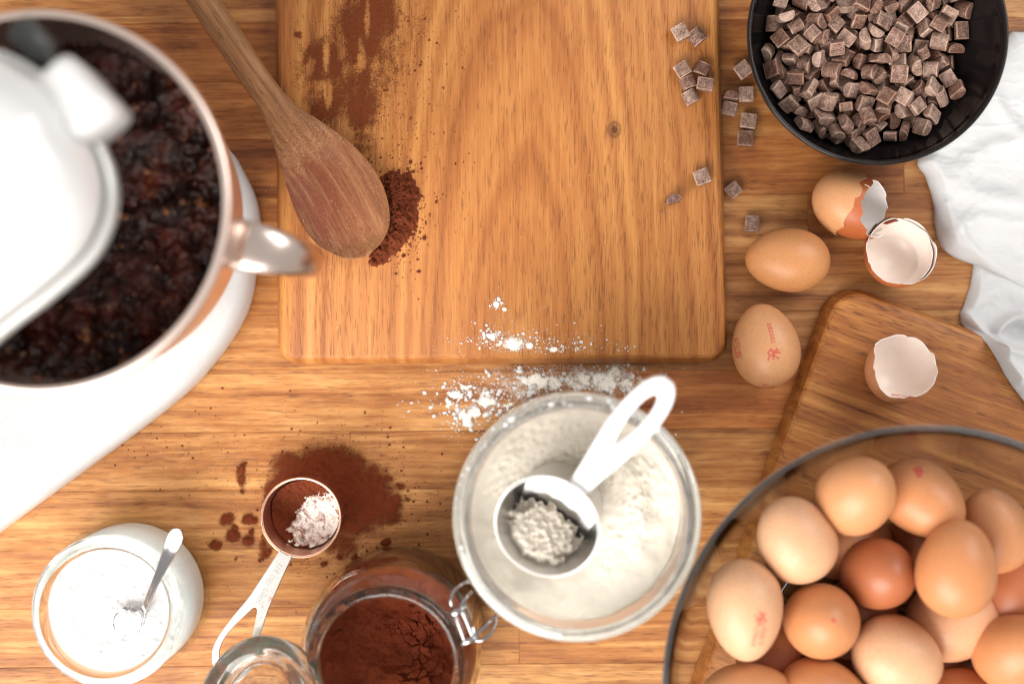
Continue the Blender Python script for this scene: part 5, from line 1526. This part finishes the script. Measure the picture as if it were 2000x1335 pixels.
# smear on the big board
SM = [(640, 120, 62, 60, .95), (700, 70, 66, 90, .95), (690, 190, 70, 95, .9), (735, 30, 60, 70, 1.0), (640, 210, 48, 50, .8), (610, 110, 32, 36, .8), (700, 280, 52, 70, .55), (582, 68, 9, 9, .9), (760, 110, 60, 130, .52), (800, 60, 70, 110, .36), (790, 240, 70, 90, .26), (600, 150, 40, 80, .5), (690, 330, 40, 30, .5), (625, 212, 26, 16, 1.0)]
SUB = [(637, 112, 8, 36, .55), (667, 88, 8, 42, .5), (718, 40, 8, 46, .55), (706, 105, 9, 34, .5), (640, 186, 9, 34, .6), (608, 128, 8, 18, .55), (672, 250, 14, 40, .35)]
sm = powder_film('cocoa_smear', (550, -20, 900, 420), BT, SM, M['cocoa_smear'], 2.0, .0003, 'cocoa smeared by fingers along the upper left of the large board', 'cocoa', 10, 9, SUB, .02, 9.0, 70.0)
a = [gauss(1500, 700, 120, 62, 110), gauss(350, 790, 250, 60, 110), gauss(260, 800, 90, 70, 90), gauss(150, 860, 330, 60, 120)]
x = np.concatenate([q[0] for q in a]); y = np.concatenate([q[1] for q in a]); m = (x > 562) & (x < 1385) & (y > -30) & (y < 670); x, y = x[m], y[m]
grains('cocoa_specks', px_pts(x, y, BT + .0002), np.clip(rng.pareto(2.6, len(x)) * .6 + .5, .45, 3.6) * .00023, M['cocoa'], sm, True, .5)
x, y = gauss(420, 690, 140, 60, 110); m = (x > 565) & (y > -20); x, y = x[m], y[m]
grains('white_specks', px_pts(x, y, BT + .0003), rng.uniform(.5, 1.1, len(x)) * .00022, M['white_powder'], sm, False, .7)
# heap beside the spoon
HP = [(776, 366, 34, 30, .95), (768, 405, 36, 42, 1.0), (752, 455, 34, 40, .8), (744, 490, 20, 22, .6), (802, 380, 18, 9, .7), (790, 352, 16, 14, .6), (785, 425, 18, 16, .55), (733, 517, 7, 6, .5)]
X, Y = np.meshgrid(np.arange(700, 850, 1.2), np.arange(320, 540, 1.2))
D = blobs(X, Y, HP, 17, 23) * (.45 + 1.1 * fbm(X / 13, Y / 13, 77, 4, .6))
xe = np.interp(Y, [330, 345, 380, 410, 440, 470, 490, 500], [728, 741, 756, 762, 757, 745, 725, 690]); D = D * sstep(xe - 9, xe - 1, X)
lm = fbm(X / 7, Y / 7, 31, 4, .6); w1 = worley(X / 9 + lm, Y / 9, 3)
Z = BT + D * .0090 * (.5 + .5 * lm) + sstep(.05, .4, D) * ((lm - .5) * .0045 + (.5 - w1[0]) * .0024 * (w1[2] > .3)) - .0002
s = S(BT + .003)
hp = heightfield('cocoa_heap', (X - CX) * s, (CY - Y) * s, Z, M['cocoa'], keep=D > .06)
tag(hp, 'small heap of dark cocoa beside the bowl of the wooden spoon', 'cocoa', kind='stuff')
x, y = gauss(900, 776, 418, 27, 50); m = (x - 690) * .86 - (y - 400) * .2 > 40; x, y = x[m], y[m]
grains('cocoa_specks', px_pts(x, y, BT + .0003), np.clip(rng.pareto(2.0, len(x)) + .8, .7, 5) * .00030, M['cocoa'], hp, True, .7)

# flour spilled over the board edge and the counter
FC = [(1040, 745, 30, 22, 1.0), (1075, 752, 22, 20, .8), (1125, 742, 34, 28, .72), (1180, 748, 36, 34, .85), (1225, 752, 24, 24, .7), (950, 778, 18, 17, 1.0), (905, 815, 20, 17, 1.0), (925, 808, 12, 10, .9), (890, 768, 12, 12, .9), (912, 748, 8, 7, .8), (990, 790, 12, 10, .8), (880, 790, 7, 7, .8), (1010, 765, 40, 26, .5), (1100, 735, 90, 34, .42), (1190, 735, 70, 36, .5), (985, 730, 50, 20, .35), (1255, 745, 22, 16, .6), (1075, 742, 190, 52, .36), (930, 785, 70, 44, .34)]
ff_ = powder_film('spilled_flour', (820, 700, 1330, 860), 0.0, FC, M['flour_film'], 2.0, .0016, 'white flour spilled on the counter between the large board and the flour jar', 'flour', 20, 14)
X = []; Y = []; SZ = []
for cx, cy_, sx, sy, n, k in [(1040, 745, 30, 20, 260, 1.3), (1080, 748, 40, 24, 260, 1.1), (1180, 745, 45, 28, 420, 1.1), (950, 778, 16, 13, 130, 1.5), (906, 814, 16, 12, 130, 1.6), (890, 768, 12, 12, 70, 1.4), (990, 775, 45, 30, 260, 1.0), (1060, 730, 120, 34, 900, .75), (930, 785, 55, 36, 420, .9), (860, 800, 40, 20, 50, 1.0), (1290, 790, 40, 40, 60, .6), (1020, 790, 50, 20, 120, 1.0)]:
    a_, b_ = gauss(n, cx, cy_, sx, sy); X.append(a_); Y.append(b_); SZ.append(np.clip(rng.pareto(2.1, n) * .8 + .7, .55, 6.5) * k * .00027)
X = np.concatenate(X); Y = np.concatenate(Y); SZ = np.concatenate(SZ); m = Y > 712; X, Y, SZ = X[m], Y[m], SZ[m]
grains('flour_grains', px_pts(X, Y, .0003), SZ, M['white_powder'], ff_, True, .6)
FB = [(968, 594, 7, 7, 1), (984, 603, 5, 5, .9), (962, 656, 10, 8, 1), (1004, 670, 26, 15, .85), (1000, 674, 12, 10, 1), (1032, 674, 9, 8, .9), (1080, 682, 9, 7, 1), (1128, 682, 10, 7, .7), (975, 672, 12, 8, .6), (985, 660, 40, 20, .3)]
fb_ = powder_film('spilled_flour', (850, 570, 1240, 689), BT, FB, M['flour_film'], 1.6, .0011, 'flecks of white flour on the near edge of the large board', 'flour', 5, 24)
X = []; Y = []; SZ = []
for cx, cy_, sx, sy, n, k in [(968, 594, 7, 7, 40, 1.1), (970, 620, 16, 24, 70, .6), (962, 656, 12, 8, 80, 1.2), (1004, 670, 26, 10, 180, 1.2), (1080, 680, 26, 9, 110, .9), (1000, 664, 60, 18, 260, .65), (905, 668, 30, 10, 45, .9), (1130, 678, 50, 14, 130, .8), (1212, 676, 8, 12, 16, 1.0), (1050, 650, 110, 34, 80, .5)]:
    a_, b_ = gauss(n, cx, cy_, sx, sy); X.append(a_); Y.append(b_); SZ.append(np.clip(rng.pareto(2.2, n) * .8 + .7, .55, 5.5) * k * .00027)
X = np.concatenate(X); Y = np.concatenate(Y); SZ = np.concatenate(SZ); m = (Y < 688) & (X < 1385); X, Y, SZ = X[m], Y[m], SZ[m]
grains('flour_grains', px_pts(X, Y, BT + .0003), SZ, M['white_powder'], fb_, True, .6)
a_, b_ = gauss(420, 1070, 697, 95, 7); m = (b_ > 690) & (b_ < 706) & (a_ > 600) & (a_ < 1380); a_, b_ = a_[m], b_[m]
zz_ = BT - .0002 - np.clip((b_ - 691) / 16, 0, 1) * .0135; s_ = (H - zz_) / F
grains('flour_grains', np.stack([(a_ - CX) * s_, (CY - b_) * s_, zz_], -1), np.clip(rng.pareto(2.2, len(a_)) * .8 + .7, .55, 5) * .00025, M['white_powder'], fb_, True, .7)
# flour that fell on the shoulder of the flour jar
n = 120; an = np.radians(rng.normal(112, 28, n)); rr = rng.uniform(.0668, .0735, n)
pts = np.stack([FJ.x + rr * np.cos(an), FJ.y + rr * np.sin(an), .1172 - np.clip((rr - .069) * .55, 0, .003)], -1)
fr = grains('flour_on_rim', pts, np.clip(rng.pareto(1.8, n) * .9 + .7, .7, 5.5) * .00042, M['white_powder'], None, True, .55)
tag(fr, 'white flour crumbs lying on the glass rim of the flour jar', 'flour', kind='stuff')
# a few stray white specks over the counter and the board
x = rng.uniform(250, 1380, 260); y = rng.uniform(20, 1300, 260)
z = np.where(inside_big(x, y), BT, 0.0); m = ~((x > 535) & (x < 1425) & (y > 660) & (y < 715)); x, y, z = x[m], y[m], z[m]
s_ = (H - z) / F
st = grains('stray_specks', np.stack([(x - CX) * s_, (CY - y) * s_, z + .0002], -1), rng.uniform(.5, 1.2, len(x)) * .00024, M['white_powder'], None, True, .6)
tag(st, 'tiny stray specks of flour strewn over counter and board', 'flour', kind='stuff')

# crumbs that broke off the loose chunks
X = []; Y = []; Zs = []
for cx, cy_, zz_, n in [(1345, 75, BT, 26), (1352, 160, BT, 50), (1368, 350, BT, 16), (1316, 392, BT, 12), (1445, 160, 0, 30), (1440, 215, 0, 30), (1458, 255, 0, 24), (1435, 372, 0, 14), (1468, 440, 0, 12)]:
    a_, b_ = gauss(n, cx, cy_, 20, 18); m = (a_ < 1388) if zz_ else (a_ > 1420)
    X.append(a_[m]); Y.append(b_[m]); Zs.append(np.full(m.sum(), zz_ + .0002))
X = np.concatenate(X); Y = np.concatenate(Y); Zs = np.concatenate(Zs); s_ = (H - Zs) / F
cc = grains('chocolate_crumbs', np.stack([(X - CX) * s_, (CY - Y) * s_, Zs], -1), np.clip(rng.pareto(2.5, len(X)) * .8 + .6, .5, 3) * .00026, M['chocolate_edge'], None, True, .7)
tag(cc, 'fine chocolate crumbs round the loose chunks on board and counter', 'crumbs', kind='stuff')
